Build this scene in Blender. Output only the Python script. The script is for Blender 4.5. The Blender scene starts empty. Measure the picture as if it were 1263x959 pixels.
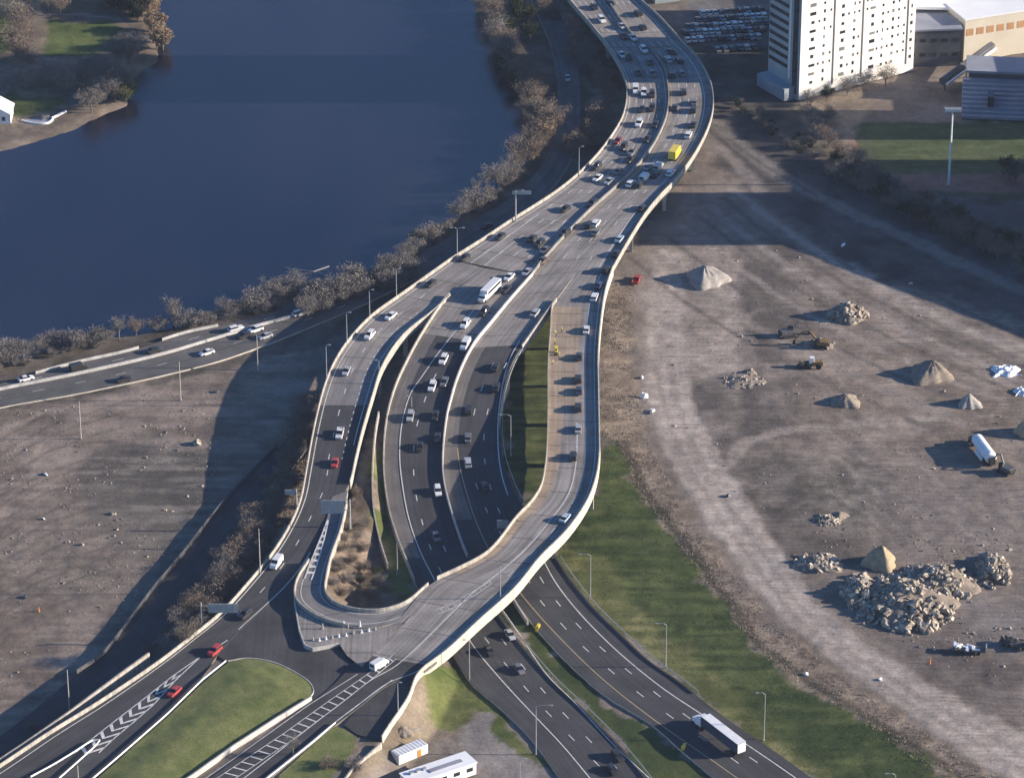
import bpy, bmesh, math, random
import numpy as np
from mathutils import Vector, Matrix
from math import radians, sin, cos, tan, pi

random.seed(11)
rng = np.random.default_rng(11)
sc = bpy.context.scene
COL = sc.collection

# ------------------------------------------------------------------ camera, sky, sun, exposure
PW, PH, FPX = 1263.0, 959.0, 5000.0
PITCH, CAMH = radians(28.0), 529.0
cam_data = bpy.data.cameras.new('camera')
cam = bpy.data.objects.new('camera', cam_data)
COL.objects.link(cam)
cam.location = (0, 0, CAMH)
cam.rotation_euler = (pi/2 - PITCH, 0, 0)
cam_data.sensor_fit = 'HORIZONTAL'
cam_data.sensor_width = 36.0
cam_data.lens = FPX/PW*36.0
cam_data.clip_start = 5.0
cam_data.clip_end = 12000.0
sc.camera = cam

SUN_EL, SUN_AZ = radians(16.3), radians(90.0)     # azimuth from +Y towards +X
world = bpy.data.worlds.new('World')
sc.world = world
world.use_nodes = True
wn = world.node_tree
sky = wn.nodes.new('ShaderNodeTexSky')
sky.sky_type = 'NISHITA'
sky.sun_disc = False
sky.sun_elevation = SUN_EL
sky.sun_rotation = SUN_AZ
sky.air_density = 1.0
sky.dust_density = 0.5
sky.ozone_density = 3.0
bg = wn.nodes['Background']
bg.inputs['Strength'].default_value = 0.082
hs = wn.nodes.new('ShaderNodeHueSaturation')
hs.inputs['Saturation'].default_value = 1.28
hs.inputs['Hue'].default_value = .51
wn.links.new(sky.outputs['Color'], hs.inputs['Color'])
wn.links.new(hs.outputs['Color'], bg.inputs['Color'])
sd = bpy.data.lights.new('sun', 'SUN')
sd.energy = 4.7
sd.angle = radians(0.5)
sd.color = (1.0, 0.875, 0.735)
so = bpy.data.objects.new('sun', sd)
COL.objects.link(so)
so.location = (400, 1000, 300)
sdir = Vector((-cos(SUN_EL)*sin(SUN_AZ), -cos(SUN_EL)*cos(SUN_AZ), -sin(SUN_EL)))
so.rotation_euler = sdir.to_track_quat('-Z', 'Y').to_euler()
sc.view_settings.view_transform = 'Standard'
sc.view_settings.look = 'None'
sc.view_settings.exposure = 1.08
sc.view_settings.gamma = 1.0
sc.view_settings.use_curve_mapping = False

# ------------------------------------------------------------------ helpers
HAZE = .000027
CP, SP = cos(PITCH), sin(PITCH)
def P(px, py, z=0.0):
    """where the sight line of a photo position meets the level z"""
    a, b = px-PW/2, PH/2-py
    d = Vector((a, FPX*CP + b*SP, -FPX*SP + b*CP))
    return Vector((0, 0, CAMH)) + d*((z-CAMH)/d.z)
def pix(v):
    x, y, z = v[0], v[1], v[2]-CAMH
    dep = y*CP - z*SP
    up = y*SP + z*CP
    return PW/2 + FPX*x/dep, PH/2 - FPX*up/dep
def ppm(py):                                          # pixels per metre across, at the ground
    v = P(631, py, 0)
    return FPX/(v.y*CP + CAMH*SP)

def hash2(ix, iy, seed):
    n = (ix.astype(np.int64)*374761393 + iy.astype(np.int64)*668265263 + seed*1442695041) & 0xffffffff
    n = ((n ^ (n >> 13))*1274126177) & 0xffffffff
    n = (n ^ (n >> 16)) & 0xffffffff
    return n/4294967295.0
def vnoise(x, y, seed=0):
    ix, iy = np.floor(x), np.floor(y)
    fx, fy = x-ix, y-iy
    fx, fy = fx*fx*(3-2*fx), fy*fy*(3-2*fy)
    a, b = hash2(ix, iy, seed), hash2(ix+1, iy, seed)
    c, d = hash2(ix, iy+1, seed), hash2(ix+1, iy+1, seed)
    return (a*(1-fx)+b*fx)*(1-fy) + (c*(1-fx)+d*fx)*fy
def fbm(x, y, seed=0, octv=4):
    s, a, t = 0, 1.0, 0
    for k in range(octv):
        s = s + a*vnoise(x*2**k, y*2**k, seed+k*17)
        t += a; a *= .5
    return s/t
def smooth(t):
    t = np.clip(t, 0, 1)
    return t*t*(3-2*t)
def in_poly(x, y, poly):
    ins = np.zeros(x.shape, bool)
    n = len(poly)
    for i in range(n):
        x0, y0 = poly[i]; x1, y1 = poly[(i+1) % n]
        if y0 == y1: continue
        c = ((y0 > y) != (y1 > y)) & (x < (x1-x0)*(y-y0)/(y1-y0)+x0)
        ins ^= c
    return ins
def seg_dist(x, y, pts, closed=False):
    d = np.full(x.shape, 1e9)
    n = len(pts)
    for i in range(n if closed else n-1):
        x0, y0 = pts[i]; x1, y1 = pts[(i+1) % n]
        dx, dy = x1-x0, y1-y0
        L = dx*dx+dy*dy + 1e-9
        t = np.clip(((x-x0)*dx+(y-y0)*dy)/L, 0, 1)
        d = np.minimum(d, np.hypot(x-x0-t*dx, y-y0-t*dy))
    return d
def gpoly(pts, z=0.0):
    return [(P(a, b, z).x, P(a, b, z).y) for a, b in pts]

def catmull(pts, step=2.0):
    """dense smooth 3-D path through points"""
    P_ = [Vector(p) for p in pts]
    P_ = [P_[0]*2-P_[1]] + P_ + [P_[-1]*2-P_[-2]]
    out = []
    for i in range(1, len(P_)-2):
        p0, p1, p2, p3 = P_[i-1], P_[i], P_[i+1], P_[i+2]
        n = max(2, int((p2-p1).length/step))
        t01 = max((p1-p0).length, .01)**.5; t12 = max((p2-p1).length, .01)**.5; t23 = max((p3-p2).length, .01)**.5
        m1 = (p2-p1) + ((p1-p0)/t01 - (p2-p0)/(t01+t12))*t12
        m2 = (p2-p1) + ((p3-p2)/t23 - (p3-p1)/(t12+t23))*t12
        for k in range(n):
            t = k/n
            a = 2*(p1-p2)+m1+m2; b = -3*(p1-p2)-2*m1-m2
            out.append(((a*t+b)*t+m1)*t+p1)
    out.append(P_[-2])
    return out
def resample(path, n):
    A = np.array([tuple(p) for p in path])
    L = np.concatenate([[0], np.cumsum(np.linalg.norm(np.diff(A, axis=0), axis=1))])
    t = np.linspace(0, L[-1], n)
    return np.stack([np.interp(t, L, A[:, k]) for k in range(3)], 1)
def plen(path):
    A = np.array([tuple(p) for p in path])
    return float(np.linalg.norm(np.diff(A, axis=0), axis=1).sum())
def smooth_line(A, it=3):
    A = A.copy()
    for _ in range(it):
        A[1:-1] = A[1:-1]*.5 + (A[:-2]+A[2:])*.25
    return A
def shift(path, off):
    """offset a path sideways, + is to its right when walking along it"""
    A = np.array([tuple(p) for p in path])
    T = np.gradient(A[:, :2], axis=0)
    T /= np.linalg.norm(T, axis=1)[:, None] + 1e-9
    B = A.copy()
    B[:, 0] += T[:, 1]*off
    B[:, 1] -= T[:, 0]*off
    return B

# ------------------------------------------------------------------ materials
def nodes_of(name):
    m = bpy.data.materials.new(name)
    m.use_nodes = True
    nt = m.node_tree
    b = nt.nodes['Principled BSDF']
    return m, nt, b
def add(nt, t, **kw):
    n = nt.nodes.new(t)
    for k, v in kw.items():
        if k in n.inputs: n.inputs[k].default_value = v
        else: setattr(n, k, v)
    return n
def noise_mat(name, c1, c2, scale=.5, rough=.9, detail=5, fine=None, spec=.3, metallic=0.0, bump=0.0, lo=.35, hi=.65, stretch=None):
    """two-tone noise over object space, plus an optional fine speckle"""
    m, nt, b = nodes_of(name)
    tc = add(nt, 'ShaderNodeTexCoord')
    src = tc.outputs['Object']
    if stretch:
        mp = add(nt, 'ShaderNodeMapping'); mp.inputs['Scale'].default_value = stretch
        nt.links.new(src, mp.inputs['Vector']); src = mp.outputs['Vector']
    n = add(nt, 'ShaderNodeTexNoise', Scale=scale, Detail=detail, Roughness=.6)
    nt.links.new(src, n.inputs['Vector'])
    r = add(nt, 'ShaderNodeValToRGB')
    r.color_ramp.elements[0].position = lo; r.color_ramp.elements[1].position = hi
    r.color_ramp.elements[0].color = (*c1, 1); r.color_ramp.elements[1].color = (*c2, 1)
    nt.links.new(n.outputs['Fac'], r.inputs['Fac'])
    out = r.outputs['Color']
    if fine:
        n2 = add(nt, 'ShaderNodeTexNoise', Scale=fine, Detail=3)
        nt.links.new(tc.outputs['Object'], n2.inputs['Vector'])
        mr = add(nt, 'ShaderNodeMapRange'); mr.inputs['From Min'].default_value = .3; mr.inputs['From Max'].default_value = .7
        mr.inputs['To Min'].default_value = .72; mr.inputs['To Max'].default_value = 1.25
        nt.links.new(n2.outputs['Fac'], mr.inputs['Value'])
        mx = add(nt, 'ShaderNodeVectorMath', operation='SCALE')
        nt.links.new(out, mx.inputs[0]); nt.links.new(mr.outputs['Result'], mx.inputs['Scale'])
        out = mx.outputs['Vector']
    nt.links.new(out, b.inputs['Base Color'])
    if bump:
        bp = add(nt, 'ShaderNodeBump', Strength=bump, Distance=.2)
        nt.links.new(n.outputs['Fac'], bp.inputs['Height']); nt.links.new(bp.outputs['Normal'], b.inputs['Normal'])
    b.inputs['Roughness'].default_value = rough
    b.inputs['Specular IOR Level'].default_value = spec
    b.inputs['Metallic'].default_value = metallic
    return m
def road_mat(name, base, var, streak=.25, seam=None, patch=.2):
    """paving: UV x = metres across, y = metres along; tyre-worn streaks along, patches, slab seams"""
    m, nt, b = nodes_of(name)
    uv = add(nt, 'ShaderNodeUVMap', uv_map='UVMap')
    mp = add(nt, 'ShaderNodeMapping'); mp.inputs['Scale'].default_value = (1.1, .02, 1)
    nt.links.new(uv.outputs['UV'], mp.inputs['Vector'])
    n1 = add(nt, 'ShaderNodeTexNoise', Scale=1.0, Detail=3)
    nt.links.new(mp.outputs['Vector'], n1.inputs['Vector'])
    n2 = add(nt, 'ShaderNodeTexNoise', Scale=.11, Detail=4)
    nt.links.new(uv.outputs['UV'], n2.inputs['Vector'])
    n3 = add(nt, 'ShaderNodeTexNoise', Scale=1.6, Detail=4)
    nt.links.new(uv.outputs['UV'], n3.inputs['Vector'])
    def rng_(node, a, c):
        mr = add(nt, 'ShaderNodeMapRange'); mr.inputs['From Min'].default_value = .32; mr.inputs['From Max'].default_value = .68
        mr.inputs['To Min'].default_value = a; mr.inputs['To Max'].default_value = c
        nt.links.new(node.outputs['Fac'], mr.inputs['Value']); return mr.outputs['Result']
    a1 = rng_(n1, 1-streak, 1+streak); a2 = rng_(n2, 1-patch, 1+patch); a3 = rng_(n3, .88, 1.12)
    m1 = add(nt, 'ShaderNodeMath', operation='MULTIPLY'); nt.links.new(a1, m1.inputs[0]); nt.links.new(a2, m1.inputs[1])
    m2 = add(nt, 'ShaderNodeMath', operation='MULTIPLY'); nt.links.new(m1.outputs[0], m2.inputs[0]); nt.links.new(a3, m2.inputs[1])
    fac = m2.outputs[0]
    if seam:
        sp = add(nt, 'ShaderNodeSeparateXYZ'); nt.links.new(uv.outputs['UV'], sp.inputs[0])
        dv = add(nt, 'ShaderNodeMath', operation='DIVIDE'); nt.links.new(sp.outputs['Y'], dv.inputs[0]); dv.inputs[1].default_value = seam
        fr = add(nt, 'ShaderNodeMath', operation='FRACT'); nt.links.new(dv.outputs[0], fr.inputs[0])
        gt = add(nt, 'ShaderNodeMath', operation='GREATER_THAN'); nt.links.new(fr.outputs[0], gt.inputs[0]); gt.inputs[1].default_value = .45/seam
        mr = add(nt, 'ShaderNodeMapRange'); mr.inputs['To Min'].default_value = .55; mr.inputs['To Max'].default_value = 1
        nt.links.new(gt.outputs[0], mr.inputs['Value'])
        m3 = add(nt, 'ShaderNodeMath', operation='MULTIPLY'); nt.links.new(fac, m3.inputs[0]); nt.links.new(mr.outputs['Result'], m3.inputs[1])
        fac = m3.outputs[0]
    mix = add(nt, 'ShaderNodeMix', data_type='RGBA'); mix.inputs[6].default_value = (*base, 1); mix.inputs[7].default_value = (*var, 1)
    nt.links.new(n2.outputs['Fac'], mix.inputs[0])
    sc_ = add(nt, 'ShaderNodeVectorMath', operation='SCALE')
    nt.links.new(mix.outputs[2], sc_.inputs[0]); nt.links.new(fac, sc_.inputs['Scale'])
    nt.links.new(sc_.outputs['Vector'], b.inputs['Base Color'])
    b.inputs['Roughness'].default_value = .85
    b.inputs['Specular IOR Level'].default_value = .25
    return m
def paint_mat(name, rough=.3, coat=.4):
    """car paint in the object's own colour, with a trace of road dust"""
    m, nt, b = nodes_of(name)
    oi = add(nt, 'ShaderNodeObjectInfo')
    tc = add(nt, 'ShaderNodeTexCoord')
    n = add(nt, 'ShaderNodeTexNoise', Scale=1.5, Detail=4)
    nt.links.new(tc.outputs['Object'], n.inputs['Vector'])
    mr = add(nt, 'ShaderNodeMapRange'); mr.inputs['To Min'].default_value = .0; mr.inputs['To Max'].default_value = .22
    nt.links.new(n.outputs['Fac'], mr.inputs['Value'])
    mix = add(nt, 'ShaderNodeMix', data_type='RGBA'); mix.inputs[7].default_value = (.2, .18, .16, 1)
    nt.links.new(oi.outputs['Color'], mix.inputs[6]); nt.links.new(mr.outputs['Result'], mix.inputs[0])
    nt.links.new(mix.outputs[2], b.inputs['Base Color'])
    b.inputs['Roughness'].default_value = rough
    b.inputs['Coat Weight'].default_value = coat
    return m

M = {}
M['concrete_road'] = road_mat('worn concrete paving', (.215, .195, .178), (.28, .255, .232), .27, 13.0, .2)
M['ramp_road'] = road_mat('grey ramp paving', (.17, .16, .155), (.21, .195, .19), .18, 16.0, .15)
M['asphalt'] = road_mat('dark asphalt', (.050, .050, .053), (.072, .070, .071), .16, None, .12)
M['plaza_asphalt'] = road_mat('old asphalt', (.050, .048, .050), (.074, .070, .070), .12, None, .22)
M['strip_tan'] = road_mat('milled tan deck', (.30, .235, .175), (.36, .28, .20), .15, 7.0, .2)
M['shoulder'] = road_mat('brownish shoulder', (.13, .118, .108), (.165, .15, .135), .15, None, .15)
M['line'] = noise_mat('road paint', (.50, .49, .46), (.74, .73, .70), 1.2, .7)
M['line_yellow'] = noise_mat('yellow edge paint', (.36, .29, .16), (.50, .40, .22), 1.2, .7)
M['parapet'] = noise_mat('parapet concrete', (.27, .25, .222), (.46, .43, .375), .9, .9, 5, 3.0, stretch=(1, 1, .12))
M['barrier'] = noise_mat('barrier concrete', (.40, .385, .365), (.54, .52, .49), .3, .9, 5, 3.0)
M['girder'] = noise_mat('shade darkened girder', (.10, .095, .08), (.17, .16, .135), .3, .8, 5, 2.0)  # deck sides darkened to stand for the shadow below the parapets
M['cream_parapet'] = noise_mat('cream parapet', (.44, .405, .325), (.64, .595, .48), .9, .9, 5, 3.0, stretch=(1, 1, .12))
M['median'] = noise_mat('grey median concrete', (.20, .19, .18), (.30, .285, .27), .3, .9, 5, 3.0)  # darker grey than the barrier concrete
M['pier'] = noise_mat('pier concrete', (.44, .41, .35), (.56, .52, .45), .4, .9, 5, 3.0)
M['white_paint'] = noise_mat('white paint', (.74, .74, .74), (.84, .84, .83), .6, .5)
M['steel'] = noise_mat('galvanised steel', (.34, .35, .36), (.46, .47, .48), 1.5, .45, spec=.5, metallic=.3)
M['dark_steel'] = noise_mat('dark weathered steel', (.07, .07, .075), (.12, .12, .125), 1.5, .5)
M['sign_back'] = noise_mat('sign sheet back', (.34, .36, .38), (.44, .46, .48), .8, .5)
M['tyre'] = noise_mat('tyre rubber', (.018, .018, .018), (.03, .03, .03), 3, .9)
M['glass'] = noise_mat('tinted car glass', (.012, .014, .018), (.02, .022, .028), 1, .12, spec=.6)
M['paint'] = paint_mat('vehicle paint')
M['chassis'] = noise_mat('black chassis', (.02, .02, .02), (.04, .04, .042), 2, .7)
M['yellow'] = noise_mat('yellow paint', (.70, .50, .05), (.80, .60, .09), 1, .45)
M['orange'] = noise_mat('orange plastic', (.70, .22, .04), (.8, .28, .06), 1, .5)
M['machine'] = noise_mat('worn machine paint', (.15, .10, .045), (.24, .155, .06), 1.2, .55)
M['bark'] = noise_mat('bare bark', (.13, .115, .10), (.20, .18, .16), 2, .9)
M['twig_grey'] = noise_mat('grey twigs', (.155, .138, .124), (.255, .23, .21), .5, .95)
M['twig_brown'] = noise_mat('brown twigs', (.15, .118, .092), (.24, .19, .15), .5, .95)
M['twig_tan'] = noise_mat('tan dry leaves', (.22, .155, .10), (.33, .245, .16), .5, .95)
M['leaf_olive'] = noise_mat('olive leaves', (.09, .10, .035), (.17, .17, .07), .6, .9)
M['leaf_dark'] = noise_mat('dark evergreen needles', (.02, .03, .014), (.045, .055, .025), .6, .9)
M['weeds'] = noise_mat('dry weeds', (.20, .165, .13), (.31, .265, .21), .12, .95)
M['grass_blade'] = noise_mat('grass blades', (.06, .075, .026), (.11, .12, .045), .15, .95)
M['lawn'] = noise_mat('island lawn', (.10, .125, .036), (.175, .182, .064), .22, .95, 6, 2.5)
M['dirt_pile'] = noise_mat('heaped soil', (.20, .165, .13), (.30, .25, .20), .5, .95, 6, 3.0)
M['gravel_pile'] = noise_mat('heaped pale gravel', (.27, .245, .22), (.40, .365, .325), .6, .95, 6, 4.0)
M['sand_pile'] = noise_mat('heaped sand', (.31, .24, .155), (.42, .335, .22), .6, .95, 6, 4.0)
M['rubble'] = noise_mat('broken concrete', (.15, .125, .10), (.52, .45, .36), .5, .95, 5, 2.0, lo=.38, hi=.62)
M['tarp'] = noise_mat('white tarpaulin', (.72, .73, .75), (.84, .85, .86), .8, .5)
M['hivis'] = noise_mat('high visibility cloth', (.62, .62, .05), (.72, .70, .08), 2, .8)
M['denim'] = noise_mat('dark work trousers', (.03, .035, .05), (.05, .055, .07), 2, .9)
M['skin'] = noise_mat('skin', (.42, .27, .19), (.48, .31, .22), 3, .6)

# ------------------------------------------------------------------ mesh helpers
def tag(o, label=None, cat=None, group=None, kind=None):
    if label: o['label'] = label
    if cat: o['category'] = cat
    if group: o['group'] = group
    if kind: o['kind'] = kind
    return o
def empty(name, loc=(0, 0, 0), rz=0.0, **kw):
    o = bpy.data.objects.new(name, None)
    COL.objects.link(o)
    o.location = loc; o.rotation_euler = (0, 0, rz)
    o.empty_display_size = .5
    return tag(o, **kw)
class MB:
    """collects faces into one mesh"""
    def __init__(s): s.v, s.f, s.uv, s.mi = [], [], None, []
    def face(s, idx, m=0): s.f.append(tuple(idx)); s.mi.append(m)
    def add(s, verts, faces, m=0):
        k = len(s.v)
        s.v += [tuple(v) for v in verts]
        for f in faces: s.face([i+k for i in f], m)
    def box(s, c, d, rz=0.0, m=0, top=1.0):
        x, y, z = c; a, b, h = d[0]/2, d[1]/2, d[2]/2
        vs = []
        for dz, t in ((-h, 1), (h, top)):
            for sx, sy in ((-1, -1), (1, -1), (1, 1), (-1, 1)):
                u, w = sx*a*t, sy*b*t
                vs.append((x+u*cos(rz)-w*sin(rz), y+u*sin(rz)+w*cos(rz), z+dz))
        s.add(vs, [(3, 2, 1, 0), (4, 5, 6, 7), (0, 1, 5, 4), (1, 2, 6, 5), (2, 3, 7, 6), (3, 0, 4, 7)], m)
    def tube(s, pts, radii, n=6, m=0, cap=True):
        pts = [Vector(p) for p in pts]
        if not hasattr(radii, '__len__'): radii = [radii]*len(pts)
        k0 = len(s.v)
        for i, p in enumerate(pts):
            t = (pts[min(i+1, len(pts)-1)]-pts[max(i-1, 0)])
            t = t.normalized() if t.length > 1e-6 else Vector((0, 0, 1))
            a = t.orthogonal().normalized(); b = t.cross(a)
            for k in range(n):
                g = 2*pi*k/n
                s.v.append(tuple(p + (a*cos(g)+b*sin(g))*radii[i]))
        for i in range(len(pts)-1):
            for k in range(n):
                s.face((k0+i*n+k, k0+i*n+(k+1) % n, k0+(i+1)*n+(k+1) % n, k0+(i+1)*n+k), m)
        if cap:
            s.face([k0+k for k in range(n)][::-1], m); s.face([k0+(len(pts)-1)*n+k for k in range(n)], m)
    def prism(s, prof, y0, y1, m=0):
        """profile in x-z drawn out along y"""
        n = len(prof)
        vs = [(x, y0, z) for x, z in prof] + [(x, y1, z) for x, z in prof]
        fs = [tuple(range(n)), tuple(range(2*n-1, n-1, -1))] + [(i, i+n, (i+1) % n + n, (i+1) % n) for i in range(n)]
        s.add(vs, fs, m)
    def build(s, name, mat, parent=None, bevel=0, smooth_=False, link=True):
        me = bpy.data.meshes.new(name)
        me.from_pydata(s.v, [], s.f)
        mats = mat if isinstance(mat, (list, tuple)) else [mat]
        for mm in mats: me.materials.append(mm)
        if len(mats) > 1: me.polygons.foreach_set('material_index', s.mi)
        if bevel or True:
            bm = bmesh.new(); bm.from_mesh(me)
            if bevel:
                bmesh.ops.bevel(bm, geom=[e for e in bm.edges if e.is_manifold and e.calc_face_angle(0) > .5], offset=bevel, segments=1, affect='EDGES')
            if len(bm.faces) < 60000: bmesh.ops.recalc_face_normals(bm, faces=bm.faces)
            bm.to_mesh(me); bm.free()
        if smooth_: me.polygons.foreach_set('use_smooth', [True]*len(me.polygons))
        me.update()
        o = bpy.data.objects.new(name, me)
        if link: COL.objects.link(o)
        if parent: o.parent = parent
        return o

def strip_mesh(name, left, right, mats, pick=None, bottom=None, cross=4, parent=None):
    """a paved ribbon between two edges (arrays n x 3) with UVs in metres; bottom = array of underside z or None"""
    n = len(left)
    mid = (left+right)/2
    vlen = np.concatenate([[0], np.cumsum(np.linalg.norm(np.diff(mid, axis=0), axis=1))])
    vs, fs, uvs, mi = [], [], [], []
    for i in range(n):
        for c in range(cross+1):
            t = c/cross
            p = left[i]*(1-t)+right[i]*t
            vs.append(tuple(p))
    wid = np.linalg.norm(right-left, axis=1)
    def uvof(i, c): return (wid[i]*(c/cross), vlen[i])
    for i in range(n-1):
        for c in range(cross):
            fs.append((i*(cross+1)+c, (i+1)*(cross+1)+c, (i+1)*(cross+1)+c+1, i*(cross+1)+c+1))
            uvs += [uvof(i, c), uvof(i+1, c), uvof(i+1, c+1), uvof(i, c+1)]
            mi.append(pick(mid[i], (c+.5)/cross, i) if pick else 0)
    if bottom is not None:
        k = len(vs)
        for i in range(n):
            vs.append((left[i][0], left[i][1], bottom[i])); vs.append((right[i][0], right[i][1], bottom[i]))
        side = len(mats)-1
        for i in range(n-1):
            a, b, c, d = k+2*i, k+2*i+1, k+2*i+2, k+2*i+3
            tl0, tr0, tl1, tr1 = i*(cross+1), i*(cross+1)+cross, (i+1)*(cross+1), (i+1)*(cross+1)+cross
            for q in ((tl0, a, c, tl1), (tr1, d, b, tr0), (a, b, d, c)):
                fs.append(q); mi.append(side)
                uvs += [(0, 0), (1, 0), (1, 1), (0, 1)]
        for i in (0, n-1):
            q = [i*(cross+1)+c for c in range(cross+1)] + [k+2*i+1, k+2*i]
            fs.append(tuple(q)); mi.append(side); uvs += [(0, 0)]*len(q)
    me = bpy.data.meshes.new(name)
    me.from_pydata(vs, [], fs)
    for mm in mats: me.materials.append(mm)
    me.polygons.foreach_set('material_index', mi)
    uvl = me.uv_layers.new(name='UVMap')
    uvl.data.foreach_set('uv', np.array(uvs, dtype=np.float32).ravel())
    bm = bmesh.new(); bm.from_mesh(me); bmesh.ops.recalc_face_normals(bm, faces=bm.faces)
    if bottom is None and bm.faces and sum(f.normal.z for f in bm.faces) < 0:
        bmesh.ops.reverse_faces(bm, faces=bm.faces)
    bm.to_mesh(me); bm.free(); me.update()
    o = bpy.data.objects.new(name, me)
    COL.objects.link(o)
    if parent: o.parent = parent
    return o
def wall_mesh(name, path, w, h, mat, parent=None, base=0.0, top=None):
    """a wall or barrier along a path: width w at the foot, slightly narrower on top"""
    A = np.array([tuple(p) for p in path]); n = len(A)
    a = shift(A, -w/2); b = shift(A, w/2); ta = shift(A, -w*.36); tb = shift(A, w*.36)
    mb = MB()
    for i in range(n):
        z0 = A[i][2]+(base[i] if hasattr(base, '__len__') else base); z1 = A[i][2]+(h[i] if hasattr(h, '__len__') else h)
        mb.v += [(a[i][0], a[i][1], z0), (ta[i][0], ta[i][1], z1), (tb[i][0], tb[i][1], z1), (b[i][0], b[i][1], z0)]
    for i in range(n-1):
        k = 4*i
        for c in range(4): mb.face((k+c, k+(c+1) % 4, k+4+(c+1) % 4, k+4+c))
    mb.face((0, 1, 2, 3)); k = 4*(n-1); mb.face((k+3, k+2, k+1, k))
    return mb.build(name, mat, parent)
def guard_rail(name, path, label, cat='guard rail', post=4.0, z=0.0, mat=None, group=None):
    """steel rail on posts"""
    A = resample(path, max(3, int(plen(path)/post)+1)); A[:, 2] += z
    root = empty(name, tuple(A[0]), label=label, cat=cat, group=group)
    R = A - A[0]
    a = MB(); q = shift(R, -.05); r = shift(R, .05); n = len(R)
    for i in range(n):
        a.v += [(q[i][0], q[i][1], R[i][2]+.42), (q[i][0], q[i][1], R[i][2]+.85), (r[i][0], r[i][1], R[i][2]+.85), (r[i][0], r[i][1], R[i][2]+.42)]
    for i in range(n-1):
        for c in range(4): a.face((4*i+c, 4*i+(c+1) % 4, 4*i+4+(c+1) % 4, 4*i+4+c))
    a.build('rail', mat or M['steel'], root)
    b = MB()
    for i in range(n): b.box((R[i][0], R[i][1], R[i][2]+.35), (.14, .14, .72))
    o = b.build('post', M['steel'], root); o['kind'] = 'stuff'
    return root
class Marks:
    """painted markings collected for one road"""
    def __init__(s): s.mb = MB()
    def solid(s, path, w=.22, lift=.03):
        A = np.array([tuple(p) for p in path]); a, b = shift(A, -w/2), shift(A, w/2)
        k = len(s.mb.v)
        for i in range(len(A)):
            s.mb.v += [(a[i][0], a[i][1], A[i][2]+lift), (b[i][0], b[i][1], A[i][2]+lift)]
        for i in range(len(A)-1): s.mb.face((k+2*i, k+2*i+1, k+2*i+3, k+2*i+2))
    def dashes(s, path, w=.24, on=3.05, off=9.15, start=0.0, lift=.03):
        L = plen(path); D = resample(path, int(L*2)+2); st = L/(len(D)-1); t = start
        while t + on < L:
            i0, i1 = int(t/st), int((t+on)/st)
            if i1 > i0: s.solid(D[i0:i1+1], w, lift)
            t += on+off
    def quad(s, a, b, c, d, lift=.03):
        s.mb.add([(p[0], p[1], p[2]+lift) for p in (a, b, c, d)], [(0, 1, 2, 3)])
    def build(s, name, mat):
        o = s.mb.build(name, mat); o['kind'] = 'structure'
        for p in o.data.polygons:
            pass
        return o
def flat_poly(name, pts, mat, z=None, kind='structure', parent=None):
    """a level or gently sloped sheet from an outline of 3-D points"""
    from mathutils.geometry import tessellate_polygon
    vs = [Vector(p) for p in pts]
    tris = tessellate_polygon([[Vector((v.x, v.y, 0)) for v in vs]])
    me = bpy.data.meshes.new(name)
    me.from_pydata([tuple(v) for v in vs], [], [tuple(t) for t in tris])
    me.materials.append(mat)
    uvl = me.uv_layers.new(name='UVMap')
    for lp in me.loops:
        v = me.vertices[lp.vertex_index].co
        uvl.data[lp.index].uv = (v.x, v.y)
    bm = bmesh.new(); bm.from_mesh(me)
    for f in bm.faces:
        if f.normal.z < 0: f.normal_flip()
    bm.to_mesh(me); bm.free(); me.update()
    o = bpy.data.objects.new(name, me); COL.objects.link(o)
    if kind: o['kind'] = kind
    if parent: o.parent = parent
    return o

# ------------------------------------------------------------------ road geometry (traced edges with their real heights)
def interp(tab):
    xs = [a for a, _ in tab]; ys = [b for _, b in tab]
    return lambda py: float(np.interp(py, xs, ys))
zU = interp([(-100, 5.0), (60, 5.6), (180, 7.2), (260, 8.0), (400, 8.0)])
zA = interp([(320, 8.02), (440, 7.4), (560, 6.8), (650, 6.3), (720, 6.0), (1000, 6.0)])
zB = interp([(372, 8.01), (420, 6.9), (480, 5.0), (540, 3.0), (600, 1.4), (650, .5), (690, .15), (1000, .15)])
zC = interp([(372, 8.015), (430, 6.6), (490, 4.5), (550, 2.5), (600, 1.1), (650, .3), (690, .15), (1000, .15)])
zD = interp([(330, 8.02), (500, 7.4), (640, 7.2), (750, 7.2), (800, 6.6), (850, 6.12), (1000, 6.02)])
zE = interp([(600, 6.6), (640, 6.55), (690, 6.8), (720, 6.95), (1000, 6.95)])
def edge(pts, zf, step=2.0):
    return catmull([P(a, b, zf(b)) for a, b in pts], step)

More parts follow.
